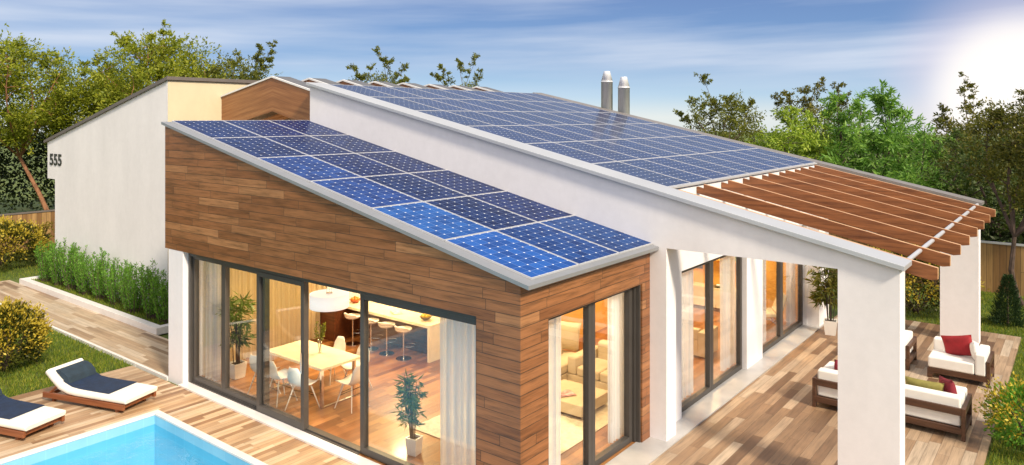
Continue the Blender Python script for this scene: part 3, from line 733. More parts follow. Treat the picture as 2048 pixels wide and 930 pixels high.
# ------------------------------------------------------------------ plants
def tube_from(mb, a, b, r0, r1, bend=.15, n=5, seg=5):
    a = np.array(a, float); b = np.array(b, float); d = np.linalg.norm(b-a)
    off = rng.normal(0, bend*d*.35, 3); off[2] += bend * d * .3
    P = [tuple(a + (b-a)*k/seg + off*math.sin(math.pi*k/seg)) for k in range(seg+1)]
    mb.tube(P, [r0 + (r1-r0)*k/seg for k in range(seg+1)], n)
    return P
def tree(name, label, loc, trunk_top, crown, nclump, nleaf, lsize, lwidth, leaf, bark, r_tr=.16, sprigs=(), droop=.0, clump_r=.75, gap=.0, group=None, trunk_pts=None, twl=.9):
    """crown: (cx,cy,cz,rx,ry,rz) in world metres; sprigs: list of tip points"""
    root = thing(name, label, 'tree', loc, 0, group)
    cx, cy, cz, rx, ry, rz_ = crown
    pts = []
    while len(pts) < nclump:
        p = rng.uniform(-1, 1, 3); q = np.linalg.norm(p)
        if q > 1 or q < .25: continue
        if rng.random() > q ** .8 + .1: continue
        pts.append((cx + p[0]*rx, cy + p[1]*ry, cz + p[2]*rz_))
    mb = MB()
    tp = trunk_pts or [loc, tuple((np.array(loc)*.5 + np.array(trunk_top)*.5) + rng.normal(0, .12, 3) * [1, 1, 0]), trunk_top]
    mb.tube(tp, [r_tr - r_tr*.45*k/(len(tp)-1) for k in range(len(tp))], 8)
    LP, LD = [], []
    per = max(1, nleaf // (nclump + 2*len(sprigs)))
    A = np.array(pts); mains = [int(np.argmax(A[:, 2]))]
    for _ in range(min(7, len(A)-1)):
        dm = np.min(np.linalg.norm(A[:, None]-A[mains][None], axis=2), axis=1); mains.append(int(np.argmax(dm)))
    limbs = []
    for i in mains: limbs += tube_from(mb, tp[-1], pts[i], r_tr*.42, .015, .22, 6, 7)[1:]
    LB = np.array(limbs)
    for i, p in enumerate(pts):
        if i not in mains:
            j = int(np.argmin(np.linalg.norm(LB-np.array(p), axis=1))); tube_from(mb, LB[j], p, .022, .006, .2, 4, 4)
        cr = clump_r * rng.uniform(.65, 1.25); p = np.array(p)
        ntw = 9; tw = unit(ntw); tw[:, 2] = tw[:, 2]*.8 + .25
        k = rng.integers(0, ntw, per); tt = rng.uniform(.1, 1, per)
        d = tw[k]; q = np.array(p) + d*(tt*cr)[:, None] + rng.normal(0, .10*clump_r, (per, 3))
        LP.append(q); LD.append(d + unit(per)*.6)
    for s in sprigs:
        s = np.array(s); b0 = np.array(min(pts, key=lambda p: np.linalg.norm(np.array(p)-s)))
        b0 = b0*.75 + np.array([cx, cy, cz])*.25
        P = tube_from(mb, b0, s, .022, .005, .12, 5, 7)
        P = np.array(P)
        for tt in list(rng.uniform(.30, .95, 10)) + [1.0]:
            i = min(int(tt*7), 6); b1 = P[i] + (P[i+1]-P[i])*(tt*7-i)
            d = unit(1)[0]; d[2] = abs(d[2])*.7 + .1; ln_ = rng.uniform(.25, .62)*twl*(1.2-.6*tt)
            mb.tube([tuple(b1), tuple(b1+d*ln_)], [.006, .003], 3)
            k2 = int(18 + 30*rng.random()); t2 = rng.uniform(.15, 1.05, k2)
            LP.append(b1 + d*(t2*ln_)[:, None] + rng.normal(0, .045, (k2, 3))); LD.append(np.tile(d, (k2, 1)) + unit(k2)*.8)
    wood_ = mb.build('trunk', bark, root, loc)
    leaves('crown', np.concatenate(LP), np.concatenate(LD), lsize, lwidth, leaf, root, loc, droop)
    return root
T = tree
# left
T('leafy_tree', 'sunlit yellow-green tree with an orange bent trunk behind the left fence', (14.7, 40.5, -.05), (13.66, 41.8, 3.2),
  (13.1, 42.0, 6.3, 3.1, 3.0, 2.6), 125, 36000, .17, .42, MT['leaf_yellow'], MT['bark'], .13, [(12.6, 42.4, 9.3), (15.0, 41.2, 8.3), (11.8, 42.7, 9.2), (13.6, 41.6, 9.0)], clump_r=.95,
  trunk_pts=[(14.7, 40.5, -.05), (14.5, 40.7, .5), (14.27, 41.0, 1.35), (13.93, 41.4, 2.35), (13.66, 41.8, 3.2)])
T('leafy_tree', 'tall olive-green tree rising directly behind the wall with number 555', (18.6, 37.0, -.05), (18.5, 36.8, 4.2),
  (18.5, 37.0, 6.3, 3.1, 3.1, 2.6), 125, 38000, .17, .42, MT['leaf_yellow'], MT['bark'], .2,
  [(18.9, 37.9, 10.1), (18.3, 38.0, 9.3), (17.0, 38.6, 8.9), (19.6, 36.6, 8.9), (16.9, 38.4, 9.3), (19.4, 37.3, 9.2)], clump_r=.9)
T('leafy_tree', 'darker tree at the roof ridge, right of the tall tree behind number 555', (22.5, 36.3, -.05), (22.2, 36.2, 4.0),
  (21.4, 36.0, 6.1, 2.4, 2.4, 2.0), 70, 19000, .17, .42, MT['leaf_olive'], MT['barkdark'], .18, [(22.6, 34.6, 8.9), (23.2, 34.3, 9.2), (21.8, 35.6, 8.6), (22.9, 34.2, 8.3)], clump_r=.85)
T('leafy_tree', 'bushy yellow-green tree low between the orange-trunked tree and the tall one', (17.6, 41.0, -.05), (17.4, 41.0, 2.4),
  (17.0, 41.0, 4.9, 2.6, 2.4, 2.5), 90, 24000, .17, .42, MT['leaf_yellow'], MT['bark'], .14, [(16.6, 41.5, 8.0), (17.6, 40.6, 7.8), (17.1, 41.2, 8.4)], clump_r=.9)
# behind the house
T('leafy_tree', 'loose treetop above the small gables, left of the two behind the solar roof', (33.5, 36.5, -.05), (33.3, 36.3, 5.0),
  (33.0, 36.4, 6.6, 2.5, 2.5, 1.3), 34, 7000, .17, .42, MT['leaf_olive'], MT['barkdark'], .2,
  [(32.3, 39.2, 8.6), (32.2, 38.3, 7.9), (33.0, 37.2, 9.7), (33.5, 36.6, 9.0), (34.3, 35.9, 8.7), (33.6, 35.0, 7.6), (32.9, 37.6, 8.6)], clump_r=.75)
T('leafy_tree', 'loose treetop above the last gables, right of the two behind the solar roof', (36.3, 33.0, -.05), (36.2, 32.9, 5.0),
  (36.2, 32.9, 6.4, 1.7, 1.7, 1.2), 26, 5000, .17, .42, MT['leaf_olive'], MT['barkdark'], .2,
  [(35.9, 34.1, 8.6), (36.5, 33.0, 8.9), (37.2, 32.0, 9.3), (36.9, 31.5, 8.2), (35.6, 34.6, 8.1)], clump_r=.7)
# right
T('leafy_tree', 'dark olive tree with a tall bare shoot, just right of the steel chimneys', (33.6, 13.6, -.05), (33.5, 13.5, 3.0),
  (33.4, 13.5, 4.5, 2.0, 2.0, 1.4), 50, 9000, .14, .42, MT['leaf_olive'], MT['barkdark'], .16,
  [(34.0, 14.9, 7.2), (33.7, 15.2, 6.0), (33.6, 13.3, 6.1), (33.3, 15.8, 5.4), (34.0, 12.4, 5.9), (33.2, 14.2, 6.2)], clump_r=.65)
T('leafy_tree', 'bright lime-green bushy tree beside the far roof edge', (32.0, 9.6, -.05), (31.9, 9.5, 1.6),
  (31.7, 9.6, 3.6, 1.75, 1.75, 1.5), 45, 9500, .17, .34, MT['leaf_bright'], MT['barkdark'], .14, [(31.7, 10.4, 5.4), (32.0, 9.2, 5.2), (31.6, 9.9, 5.6)], clump_r=.65, droop=.25)
T('leafy_tree', 'sparse brownish tree with open twigs behind the lime-green one', (39.6, 11.2, -.05), (39.3, 11.0, 3.4),
  (39.3, 11.0, 4.8, 2.4, 2.4, 1.3), 36, 6500, .15, .42, MT['leaf_dusk'], MT['barkdark'], .16,
  [(39.4, 12.6, 6.5), (39.6, 11.7, 6.7), (40.2, 10.8, 7.0), (39.8, 10.0, 6.9), (39.2, 13.0, 6.3), (39.7, 9.4, 6.3)], clump_r=.6)
T('willow_tree', 'tall fresh-green willow-leaved tree above the pergola, nearest its far coping', (31.3, 6.5, -.05), (31.2, 6.5, 1.8),
  (31.3, 6.4, 3.5, 1.6, 1.6, 1.9), 50, 9500, .24, .24, MT['leaf_green'], MT['barkdark'], .15,
  [(31.5, 6.6, 6.3), (31.4, 7.1, 6.1), (31.3, 6.0, 6.15), (31.4, 6.3, 6.2), (31.6, 5.5, 5.6)], clump_r=.65, droop=.3)
T('willow_tree', 'slim dark-green willow-leaved tree left of the tall fresh-green willow', (32.4, 8.0, -.05), (32.3, 8.0, 1.8),
  (32.2, 8.0, 3.4, .9, .9, 1.6), 22, 4200, .24, .24, MT['leaf_green'], MT['barkdark'], .12,
  [(32.3, 8.1, 6.1), (32.2, 8.6, 5.7), (32.5, 7.6, 5.5)], clump_r=.55, droop=.3)
T('willow_tree', 'low bright-green tree beside the far pergola corner', (29.6, 4.9, -.05), (29.4, 4.9, 1.0),
  (29.3, 4.7, 2.5, 1.7, 1.7, 1.0), 38, 7000, .22, .24, MT['leaf_green'], MT['barkdark'], .12, [(30, 4.6, 5.0), (29.7, 4.0, 4.4)], clump_r=.6, droop=.3)
T('leafy_tree', 'dark dense tree with a brownish tall shoot, left of the trunk by the right edge', (37.5, 4.6, -.05), (37.3, 4.6, 2.4),
  (36.8, 4.2, 3.4, 2.6, 2.6, 1.7), 60, 12000, .15, .42, MT['leaf_dusk'], MT['barkdark'], .18,
  [(37.2, 4.1, 7.0), (37.1, 3.8, 6.2), (36.8, 4.9, 5.6), (37.4, 3.2, 5.4)], clump_r=.7)
T('leafy_tree', 'brownish-green tree with a forked trunk on the lawn by the right picture edge', (24.65, 1.52, -.05), (24.6, 1.45, 1.0),
  (25.1, .9, 4.1, 1.5, 2.0, 1.6), 95, 24000, .105, .42, MT['leaf_dusk'], MT['barkdark'], .10,
  [(25.2, .8, 6.1), (25.1, 1.3, 5.9), (25.3, .2, 6.2), (25.2, 2.2, 5.2)], clump_r=.55,
  trunk_pts=[(24.72, 1.38, -.05), (24.58, 1.52, .3), (24.5, 1.63, .98), (24.55, 1.56, 1.9)])
T('leafy_tree', 'dense dark tree standing behind the right fence, above the far white pier', (29.0, 2.4, -.05), (28.9, 2.4, 1.2),
  (28.9, 2.2, 2.9, 1.5, 2.2, 1.7), 50, 11000, .13, .42, MT['leaf_dark'], MT['barkdark'], .15, [(28.9, 3.4, 4.6), (29.2, 1.2, 4.9)], clump_r=.65)
# undergrowth and far wood that read as one mass
def mass(name, label, segs, n, lsize, mat, width=.45):
    P = []
    for (x0, y0, x1, y1, h0, h1, dp) in segs:
        ln_ = math.hypot(x1-x0, y1-y0); k = int(n*ln_)
        u = rng.uniform(0, 1, k); q = np.empty((k, 3))
        hh = h0 + (h1-h0)*u + .35*np.sin(u*ln_*1.7) + .25*np.sin(u*ln_*3.9+1)
        a = rng.uniform(0, 1, k) ** .7
        q[:, 0] = x0+(x1-x0)*u + rng.normal(0, dp*.4, k); q[:, 1] = y0+(y1-y0)*u + rng.normal(0, dp*.4, k); q[:, 2] = a*hh
        P.append(q)
    P = np.concatenate(P)
    o = leaves(name, P, unit(len(P)) + [0, 0, .3], lsize, width, mat); o['kind'] = 'stuff'; o['label'] = label; return o
mass('undergrowth', 'dark shrubs growing behind the left fence', [(6, 44.5, 22, 46, 4.6, 4.8, 1.5)], 900, .26, MT['leaf_shrub'])
mass('far_wood', 'dark wood behind the garden', [(52, 40, 58, -14, 3.6, 3.9, 2.5), (30, 52, 52, 40, 4.2, 4.0, 2.0), (32, 14, 36, -4, 2.2, 2.0, 1.2), (28.5, 9, 28.3, -3, 1.5, 1.8, 1.2)], 520, .22, MT['leaf_shrub'])
mass('garden_hedge', 'sunny shrubs at the far side of the pool', [(-16, -6, -16, 40, 4.8, 5.6, 2.4), (-16, 40, 8, 46, 5, 5, 2.0)], 330, .32, MT['leaf_yellow'])

# bushes -------------------------------------------------------------
def bush(label, loc, rx, ry, h, n, lsize, tips=.35, leaf='leaf_bush', gold='leaf_gold', lw=.5):
    root = thing('garden_bush', label, 'bush', loc)
    mb = MB()
    for k in range(14):
        d = unit(1)[0]; e = (d[0]*rx*.7, d[1]*ry*.7, h*.45 + abs(d[2])*h*.35)
        tube_from(mb, (0, 0, 0), e, .025, .008, .2, 5, 4)
    mb.build('stem', MT['barkdark'], root)
    d = unit(n); d[:, 2] = np.where(d[:, 2] < -.75, -d[:, 2], d[:, 2])
    th = np.arctan2(d[:, 1], d[:, 0]); ph = np.arcsin(np.clip(d[:, 2], -1, 1))
    lump = 1 + .10*np.sin(th*5 + ph*3) + .08*np.sin(th*9 - ph*7) + .06*np.sin(ph*13+th*4)
    r = rng.uniform(.35, 1, n) ** .35 * lump
    P = np.stack([d[:, 0]*r*rx, d[:, 1]*r*ry, h*.5 + d[:, 2]*r*h*.5], 1)
    ok = P[:, 2] > .02; P = P[ok]; d = d[ok]
    leaves('foliage', P, d + [0, 0, .3], lsize, lw, MT[leaf], root)
    # golden young tips in small clusters on the outer surface
    nt_ = int(n*tips/9); dd = unit(nt_); dd[:, 2] = np.abs(dd[:, 2])*1.1 - .45*rng.random(nt_)
    dd /= np.linalg.norm(dd, axis=1)[:, None]
    th = np.arctan2(dd[:, 1], dd[:, 0]); ph = np.arcsin(np.clip(dd[:, 2], -1, 1))
    lump = 1.03 + .10*np.sin(th*5 + ph*3) + .08*np.sin(th*9 - ph*7) + .06*np.sin(ph*13+th*4)
    c = np.stack([dd[:, 0]*lump*rx, dd[:, 1]*lump*ry, h*.5 + dd[:, 2]*lump*h*.5], 1)
    P = np.repeat(c, 9, 0) + rng.normal(0, lsize*.75, (nt_*9, 3)); D2 = np.repeat(dd, 9, 0) + unit(nt_*9)*.8 + [0, 0, .5]
    ok = P[:, 2] > .03
    leaves('young_tips', P[ok], D2[ok], lsize*.95, lw, MT[gold], root)
    return root
bush('round golden-tipped bush on the lawn beside the path, at the left edge', (5.45, 17.65, -.05), .74, .70, 1.30, 8000, .07, .55)
bush('large golden-tipped bush in front of the left fence', (9.0, 29.6, -.05), 1.5, 1.2, 1.55, 9000, .10, .45)
bush('golden-flecked bush at the end of the terrace, between the two white piers', (22.1, 3.55, -.05), .95, 1.25, 1.75, 9000, .085, .45)
bush('golden-flowered bush at the lower right corner of the picture', (14.05, .62, -.05), .60, .62, 1.05, 4200, .065, .40, 'leaf_box')
# shrubs in the planter
def box_shrub(label, loc, h, r, seed):
    root = thing('planter_shrub', label, 'shrub', loc, 0, 'upright shrubs in the white planter')
    mb = MB(); LP, LD = [], []
    for k in range(26):
        a = rng.uniform(0, 2*math.pi); q = r*math.sqrt(rng.random()); hh = h*rng.uniform(.72, 1.05)*(1-.25*(q/r)**2)
        b0 = np.array([math.cos(a)*q*.45, math.sin(a)*q*.45, 0]); b1 = np.array([math.cos(a)*q*1.05, math.sin(a)*q*1.05, hh])
        mb.tube([tuple(b0), tuple(b0*.4+b1*.6 - [0, 0, .02]), tuple(b1)], [.008, .006, .003], 4)
        n = 105; tt = rng.uniform(.12, 1.0, n); th = rng.uniform(0, 2*math.pi, n)
        P = b0 + (b1-b0)*tt[:, None]; s_ = np.stack([np.cos(th), np.sin(th), np.full(n, .7)], 1)
        LP.append(P + s_*[.012, .012, 0]); LD.append(s_*(1.15-tt[:, None]*.5) + [0, 0, .35])
    mb.build('stem', MT['barkdark'], root)
    leaves('foliage', np.concatenate(LP), np.concatenate(LD), .075, .34, MT['leaf_box'], root)
    return root
pl = thing('planter', 'long low white planter bed along the wall with number 555', 'planter', (8.58, 17.52, 0))
mb = MB(); mb.box(0, 0, -.02, .19, 8.79, .155).box(.19, 0, -.02, .915, .19, .154).box(.19, 8.60, -.02, .915, 8.79, .154)
mb.build('kerb', MT['sill'], pl, bevel=.006)
mb = MB(); mb.box(.191, .191, -.02, .914, 8.599, .07); mb.build('soil', MT['turf'], pl)
n = 9000; P = np.empty((n, 3)); P[:, 0] = rng.uniform(.20, .9, n); P[:, 1] = rng.uniform(.20, 8.59, n); P[:, 2] = .068
o = leaves('ground_cover', P, np.tile([0, 0, 1.0], (n, 1)) + unit(n)*.5, .075, .16, MT['grass'], pl); o['kind'] = 'stuff'
ys = [18.05, 18.75, 19.75, 20.9, 21.8, 22.8, 23.7, 24.6, 25.5]
hs = [1.40, 1.50, 1.45, 1.32, 1.42, 1.30, 1.55, 1.45, 1.35]
pos = ['nearest the house corner', 'second from the house corner', 'third from the house corner', 'fourth from the house corner', 'fifth, in the middle of the planter', 'sixth from the house corner', 'third from the far end', 'second from the far end', 'at the far end under the number 555']
for y, h, p_ in zip(ys, hs, pos):
    box_shrub(f'upright light-green shrub in the white planter, {p_}', (9.12 + rng.uniform(-.06, .06), y, .07), h, .42, 0)
# conifer
cf = thing('young_conifer', 'small dark conical conifer on the lawn before the right fence', 'conifer', (22.2, 1.55, -.05))
mb = MB(); mb.tube([(0, 0, 0), (0, 0, 1.25)], [.03, .006], 6); mb.build('trunk', MT['barkdark'], cf)
n = 5200; z = rng.random(n)**1.35*1.2+.06; a = rng.uniform(0, 6.283, n); rr = (.37*(1-z/1.34)**.8+.015)*rng.uniform(.45, 1.05, n)*(1+.16*np.sin(a*5+z*9))
P = np.stack([np.cos(a)*rr, np.sin(a)*rr, z], 1); Dd = np.stack([np.cos(a), np.sin(a), np.full(n, 1.2)], 1)
leaves('foliage', P, Dd, .085, .22, MT['leaf_fir'], cf)
# potted bamboo
def bamboo(label, loc, h, rad, nst, leaf, pot_h=.33, pw=.13, nl=70, ll=.17):
    t = thing('potted_bamboo', label, 'potted plant', loc, rng.uniform(-.2, .2))
    mb = MB(); a, b2 = pw*.78, pw
    sec = lambda w, z: [(-w, -w, z), (w, -w, z), (w, w, z), (-w, w, z)]
    mb.loft([sec(a, 0), sec(b2, pot_h), sec(b2-.02, pot_h), sec(b2-.025, pot_h-.04)]); mb.build('pot', MT['ceramic'], t)
    mb = MB(); mb.box(-b2+.026, -b2+.026, pot_h-.06, b2-.026, b2-.026, pot_h-.03); mb.build('soil', MT['soil'], t)
    mb = MB(); LP, LD = [], []
    for k in range(nst):
        an = rng.uniform(0, 6.283); q = rng.uniform(.2, .75)*pw*.8
        hh = h*rng.uniform(.75, 1.0); lean = rad*rng.uniform(.2, .55)
        P = [(math.cos(an)*(q + lean*(s**1.6)), math.sin(an)*(q + lean*(s**1.6)), pot_h-.04 + (hh-pot_h)*s) for s in (0, .25, .5, .75, 1)]
        mb.tube(P, [.011, .010, .008, .006, .003], 5)
        P = np.array(P)
        for j in range(10):
            s = rng.uniform(.34, 1.0)*4; i = min(int(s), 3); base = P[i] + (P[i+1]-P[i])*(s-i)
            d = unit(1)[0]; d[2] = abs(d[2])*.3+.12; ln_ = rad*rng.uniform(.35, .75)
            tip = base + d*ln_ + [0, 0, -.05]
            mb.tube([tuple(base), tuple((base+tip)/2+[0, 0, .03]), tuple(tip)], [.003, .0025, .0015], 3)
            m_ = nl//7; tt = rng.uniform(.15, 1.0, m_)
            LP.append(base + (tip-base)*tt[:, None]); LD.append(np.tile(d, (m_, 1)) + unit(m_)*.75 + [0, 0, -.25])
    mb.build('stem', MT['cane'], t)
    leaves('foliage', np.concatenate(LP), np.concatenate(LD), ll, .17, leaf, t, droop=.35)
    return t
bamboo('bamboo in a white pot on the parquet behind the right window pane', (7.98, 8.16, .015), 1.36, .25, 7, MT['leaf_bamboo'], .26, .10, 70, .14)
bamboo('sunlit bamboo in a white pot on the terrace, beside the last window', (18.58, 4.83, 0), 1.95, .60, 8, MT['leaf_bamboo2'], .34, .145, 90, .24)
bamboo('dark leafy plant indoors against the yellow curtain, behind the left window', (8.15, 13.35, .015), 1.75, .40, 6, MT['leaf_bamboo'], .30, .14, 70, .2)

# fences -------------------------------------------------------------
fl = thing('garden_fence', 'golden-brown board fence with grey cap behind the left bushes', 'fence', (0, 33, 0))
mb = MB(); mb.box(-12, 0, -.05, 26.0, .05, 1.40); mb.build('boards', MT['fence'], fl)
mb = MB(); mb.box(-12, -.03, 1.40, 26.0, .08, 1.46); mb.build('cap', MT['edge'], fl)
fr_ = thing('garden_fence', 'brown board fence with metal cap behind the terrace on the right', 'fence', (26.2, 0, 0))
mb = MB(); mb.box(0, -16, -.05, .05, 33, 1.42); mb.build('boards', MT['fence'], fr_)
mb = MB(); mb.box(-.03, -16, 1.42, .08, 33, 1.475); mb.build('cap', MT['alu'], fr_)

# ------------------------------------------------------------------ inside the house
def curtain(label, fixed, a0, a1, axis, z0, z1, folds, amp, mat='curtain', group='sheer curtains at the windows'):
    mb = MB(); nn = folds*10
    ph = rng.uniform(0, 6)
    def f(u, v):
        w = amp*math.sin(u*folds*6.283+ph) * (.75+.25*math.sin(u*17+v*1.2)) + amp*.4*math.sin(u*folds*2.7*6.283+v*.6)
        a = a0 + (a1-a0)*u; z = z0+(z1-z0)*v
        return (fixed+w, a, z) if axis == 'x' else (a, fixed+w, z)
    mb.grid(f, nn, 6)
    org = ((fixed, (a0+a1)/2, z0) if axis == 'x' else ((a0+a1)/2, fixed, z0))
    o = mb.build('curtain', MT[mat], None, org, smooth=True)
    return tag(o, label, 'curtain', group)
curtain('white sheer curtain at the right end of the large front window', 7.78, 6.30, 7.36, 'x', .03, 2.60, 8, .075)
curtain('white sheer curtain at the left end of the large front window, by the white column', 7.78, 13.40, 14.15, 'x', .03, 2.60, 7, .05)
curtain('long golden curtain along the dining room end wall', 14.2, 7.7, 11.0, 'y', .03, 2.60, 24, .045, 'wcurtain')
curtain('white sheer curtain at the left of the window in the teak side wall', 5.95, 7.95, 8.72, 'y', .03, 2.58, 5, .04)
curtain('white sheer curtain at the right of the window in the teak side wall', 5.95, 10.10, 10.62, 'y', .03, 2.58, 6, .04)
curtain('sheer curtain at the left of the first terrace window', 5.84, 12.10, 12.98, 'y', .03, 2.6, 6, .04)
curtain('sheer curtain at the right of the first terrace window', 5.84, 14.40, 15.1, 'y', .03, 2.6, 6, .04)
curtain('sheer curtain at the left of the second terrace window', 5.84, 16.3, 16.99, 'y', .03, 2.6, 5, .04)
curtain('sheer curtain at the right of the second terrace window', 5.84, 18.55, 19.15, 'y', .03, 2.6, 7, .04)

# dining table
FZ = .015
dt = thing('dining_table', 'long cream dining table with steel legs', 'table', (8.12, 10.62, FZ))
mb = MB(); mb.box(0, 0, .70, .90, 1.72, .745); mb.build('tabletop', MT['stone'], dt, bevel=.004)
for x in (.06, .79):
    for y in (.08, 1.59):
        mb = MB(); mb.box(x, y, 0.02, x+.05, y+.05, .70); mb.build('leg', MT['steel'], dt)
for y in (.08, 1.59):
    mb = MB(); mb.box(.06, y, 0, .84, y+.05, .02); mb.build('foot_rail', MT['steel'], dt)
def make_chair(label):
    t = thing('dining_chair', label, 'chair', (0, 0, 0), 0, 'white shell chairs round the dining table')
    # bucket shell, facing +x
    prof = [(.24, .43), (.20, .445), (.05, .425), (-.10, .425), (-.18, .46), (-.22, .56), (-.245, .70), (-.26, .80)]
    half = [.17, .20, .21, .20, .20, .19, .165, .10]
    mb = MB()
    def f(u, v):
        k = u*(len(prof)-1); i = min(int(k), len(prof)-2); fr2 = k-i
        x = prof[i][0]*(1-fr2)+prof[i+1][0]*fr2; z = prof[i][1]*(1-fr2)+prof[i+1][1]*fr2; h = half[i]*(1-fr2)+half[i+1]*fr2
        s = v*2-1
        return (x + (.05*s*s if u > .5 else 0), s*h, z + (.045*s*s if u < .6 else 0))
    mb.grid(f, 14, 8)
    o = mb.build('seat_shell', MT['plastic'], t, smooth=True)
    md = o.modifiers.new('solid', 'SOLIDIFY'); md.thickness = .014
    for sx in (1, -1):
        for sy in (1, -1):
            mb = MB(); mb.tube([(.10*sx, .10*sy, .42), (.21*sx, .21*sy, 0)], [.014, .009], 6); mb.build('leg', MT['plastic'], t)
    mb = MB()
    for (a, b2) in (((.16, .16, .22), (-.13, -.13, .36)), ((.16, -.16, .22), (-.13, .13, .36)), ((.15, .15, .26), (.15, -.15, .26)), ((-.15, .15, .26), (-.15, -.15, .26))):
        mb.tube([a, b2], .006, 4)
    mb.build('wire_brace', MT['wire'], t)
    return t
ch = make_chair('white shell chair on the near table side, at the right end by the open door')
ch.location = (7.98, 10.98, FZ); ch.rotation_euler = (0, 0, R(8))
GC = 'white shell chairs round the dining table'
dup(ch, (7.96, 11.60, FZ), R(-3), 'white shell chair on the near table side, seen through the sliding door glass', GC)
dup(ch, (7.95, 12.12, FZ), R(4), 'white shell chair on the near side of the dining table, at its far left end', GC)
dup(ch, (8.58, 10.36, FZ), R(95), 'white shell chair at the right-hand head of the dining table, turned towards it', GC)
dup(ch, (9.20, 10.98, FZ), R(182), 'white shell chair across the dining table, the right one of the two', GC)
dup(ch, (9.22, 11.72, FZ), R(178), 'white shell chair across the dining table, behind the vase', GC)
# vase with twigs
vs = thing('vase', 'slim glass vase of green twigs on the dining table', 'vase', (8.66, 11.38, FZ+.746))
mb = MB(); mb.lathe([(.035, 0), (.03, .1), (.045, .26), (.042, .26), (.027, .1), (.03, .012)], n=16); mb.build('glass_vessel', MT['glass'], vs, smooth=True)
mb = MB(); LP, LD = [], []
for k in range(9):
    a = rng.uniform(0, 6.28); tip = np.array([math.cos(a)*.10, math.sin(a)*.10, rng.uniform(.45, .62)])
    mb.tube([(0, 0, .02), tuple(tip*.5), tuple(tip)], [.004, .003, .002], 4)
    tt = rng.uniform(.5, 1, 26); LP.append(tip*tt[:, None]); LD.append(unit(26) + [0, 0, .5])
mb.build('twig', MT['cane'], vs); leaves('foliage', np.concatenate(LP), np.concatenate(LD), .055, .45, MT['leaf_olive'], vs)
# pendant
pdn = thing('pendant_lamp', 'large white drum pendant lamp above the dining table', 'lamp', (8.10, 10.38, 1.90))
mb = MB(); mb.lathe([(.335, 0), (.335, .24), (.328, .24), (.328, .004)], n=48)
o = mb.build('lamp_shade', MT['shade'], pdn)
for pl_ in o.data.polygons: pl_.use_smooth = abs(pl_.normal.z) < .5
mb = MB(); mb.lathe([(.326, .03), (.326, .034)], n=40); mb.build('diffuser', emit('lamp_diffuser', (1.0, .85, .62), 2.2), pdn)
mb = MB(); mb.lathe([(.326, .225), (.326, .23)], n=40); mb.build('top_disc', MT['shade'], pdn)
mb = MB(); mb.lathe([(.06, .232), (.06, .25)], n=20)
for a in (0, 2.1, 4.2): mb.tube([(.05*math.cos(a), .05*math.sin(a), .24), (.05*math.cos(a), .05*math.sin(a), .715)], .004, 4)
mb.build('suspension', MT['steel'], pdn)
# kitchen: bar, cabinet, stools
kb = thing('kitchen_bar', 'long cream stone kitchen bar with a slab end', 'bar counter', (11.12, 10.92, FZ))
mb = MB(); mb.box(0, 0, .72, .62, 3.36, .78); mb.build('worktop', MT['stone'], kb, bevel=.004)
mb = MB(); mb.box(0, 0, 0, .62, .06, .718); mb.build('end_slab', MT['stone'], kb, bevel=.004)
mb = MB(); mb.box(.38, .062, 0, .60, 2.75, .718); mb.box(-.30, 2.76, 0, .60, 3.36, .718); mb.build('base_cabinet', MT['cabinet'], kb)
mb = MB(); mb.box(-.32, 2.74, .7205, -.002, 3.36, .779); mb.build('worktop_return', MT['stone'], kb)
kc = thing('kitchen_counter', 'cream worktop over dark cabinets along the yellow kitchen wall', 'kitchen counter', (12.55, 10.9, FZ))
mb = MB(); mb.box(0, 0, .0, .60, 3.35, .72); mb.build('cabinet', MT['cabinet'], kc)
mb = MB(); mb.box(-.02, -.02, .721, .62, 3.36, .78); mb.build('worktop', MT['stone'], kc)
def make_stool(label):
    t = thing('bar_stool', label, 'bar stool', (0, 0, 0), 0, 'white bar stools along the kitchen bar')
    mb = MB(); mb.lathe([(.17, 0), (.17, .012), (.06, .022), (.03, .03)], n=28); mb.build('base', MT['steel'], t, smooth=False)
    mb = MB(); mb.lathe([(.018, .03), (.018, .60)], n=12); mb.build('post', MT['steel'], t)
    mb = MB(); P = [(.03 + .14*(1-math.cos(a)), .13*math.sin(a), .25) for a in np.linspace(0, 6.283, 20)]; mb.tube(P, .008, 5); mb.build('footrest', MT['steel'], t)
    mb = MB()
    mb.lathe([(.07, .585), (.15, .60), (.185, .64), (.185, .655), (.17, .66), (.10, .645)], n=28); mb.build('seat', MT['plastic'], t, smooth=True)
    mb = MB()
    def f(u, v):
        a = R(100) + R(160)*u; r = .185 + .02*v
        return (r*math.cos(a), r*math.sin(a), .655 + .075*v*math.sin(math.pi*u)**.5)
    mb.grid(f, 14, 3); o = mb.build('backrest', MT['plastic'], t, smooth=True); md = o.modifiers.new('solid', 'SOLIDIFY'); md.thickness = .018
    return t
st = make_stool('white bar stool nearest the slab end of the kitchen bar'); st.location = (10.98, 11.55, FZ); st.rotation_euler = (0, 0, 0)
GS = 'white bar stools along the kitchen bar'
for (y, lb) in ((12.08, 'white bar stool second from the slab end of the bar'), (12.60, 'white bar stool third from the slab end, beside the window stile'), (13.22, 'white bar stool farthest from the slab end, in the open doorway')):
    dup(st, (10.98, y, FZ), R(rng.uniform(-12, 12)), lb, GS)
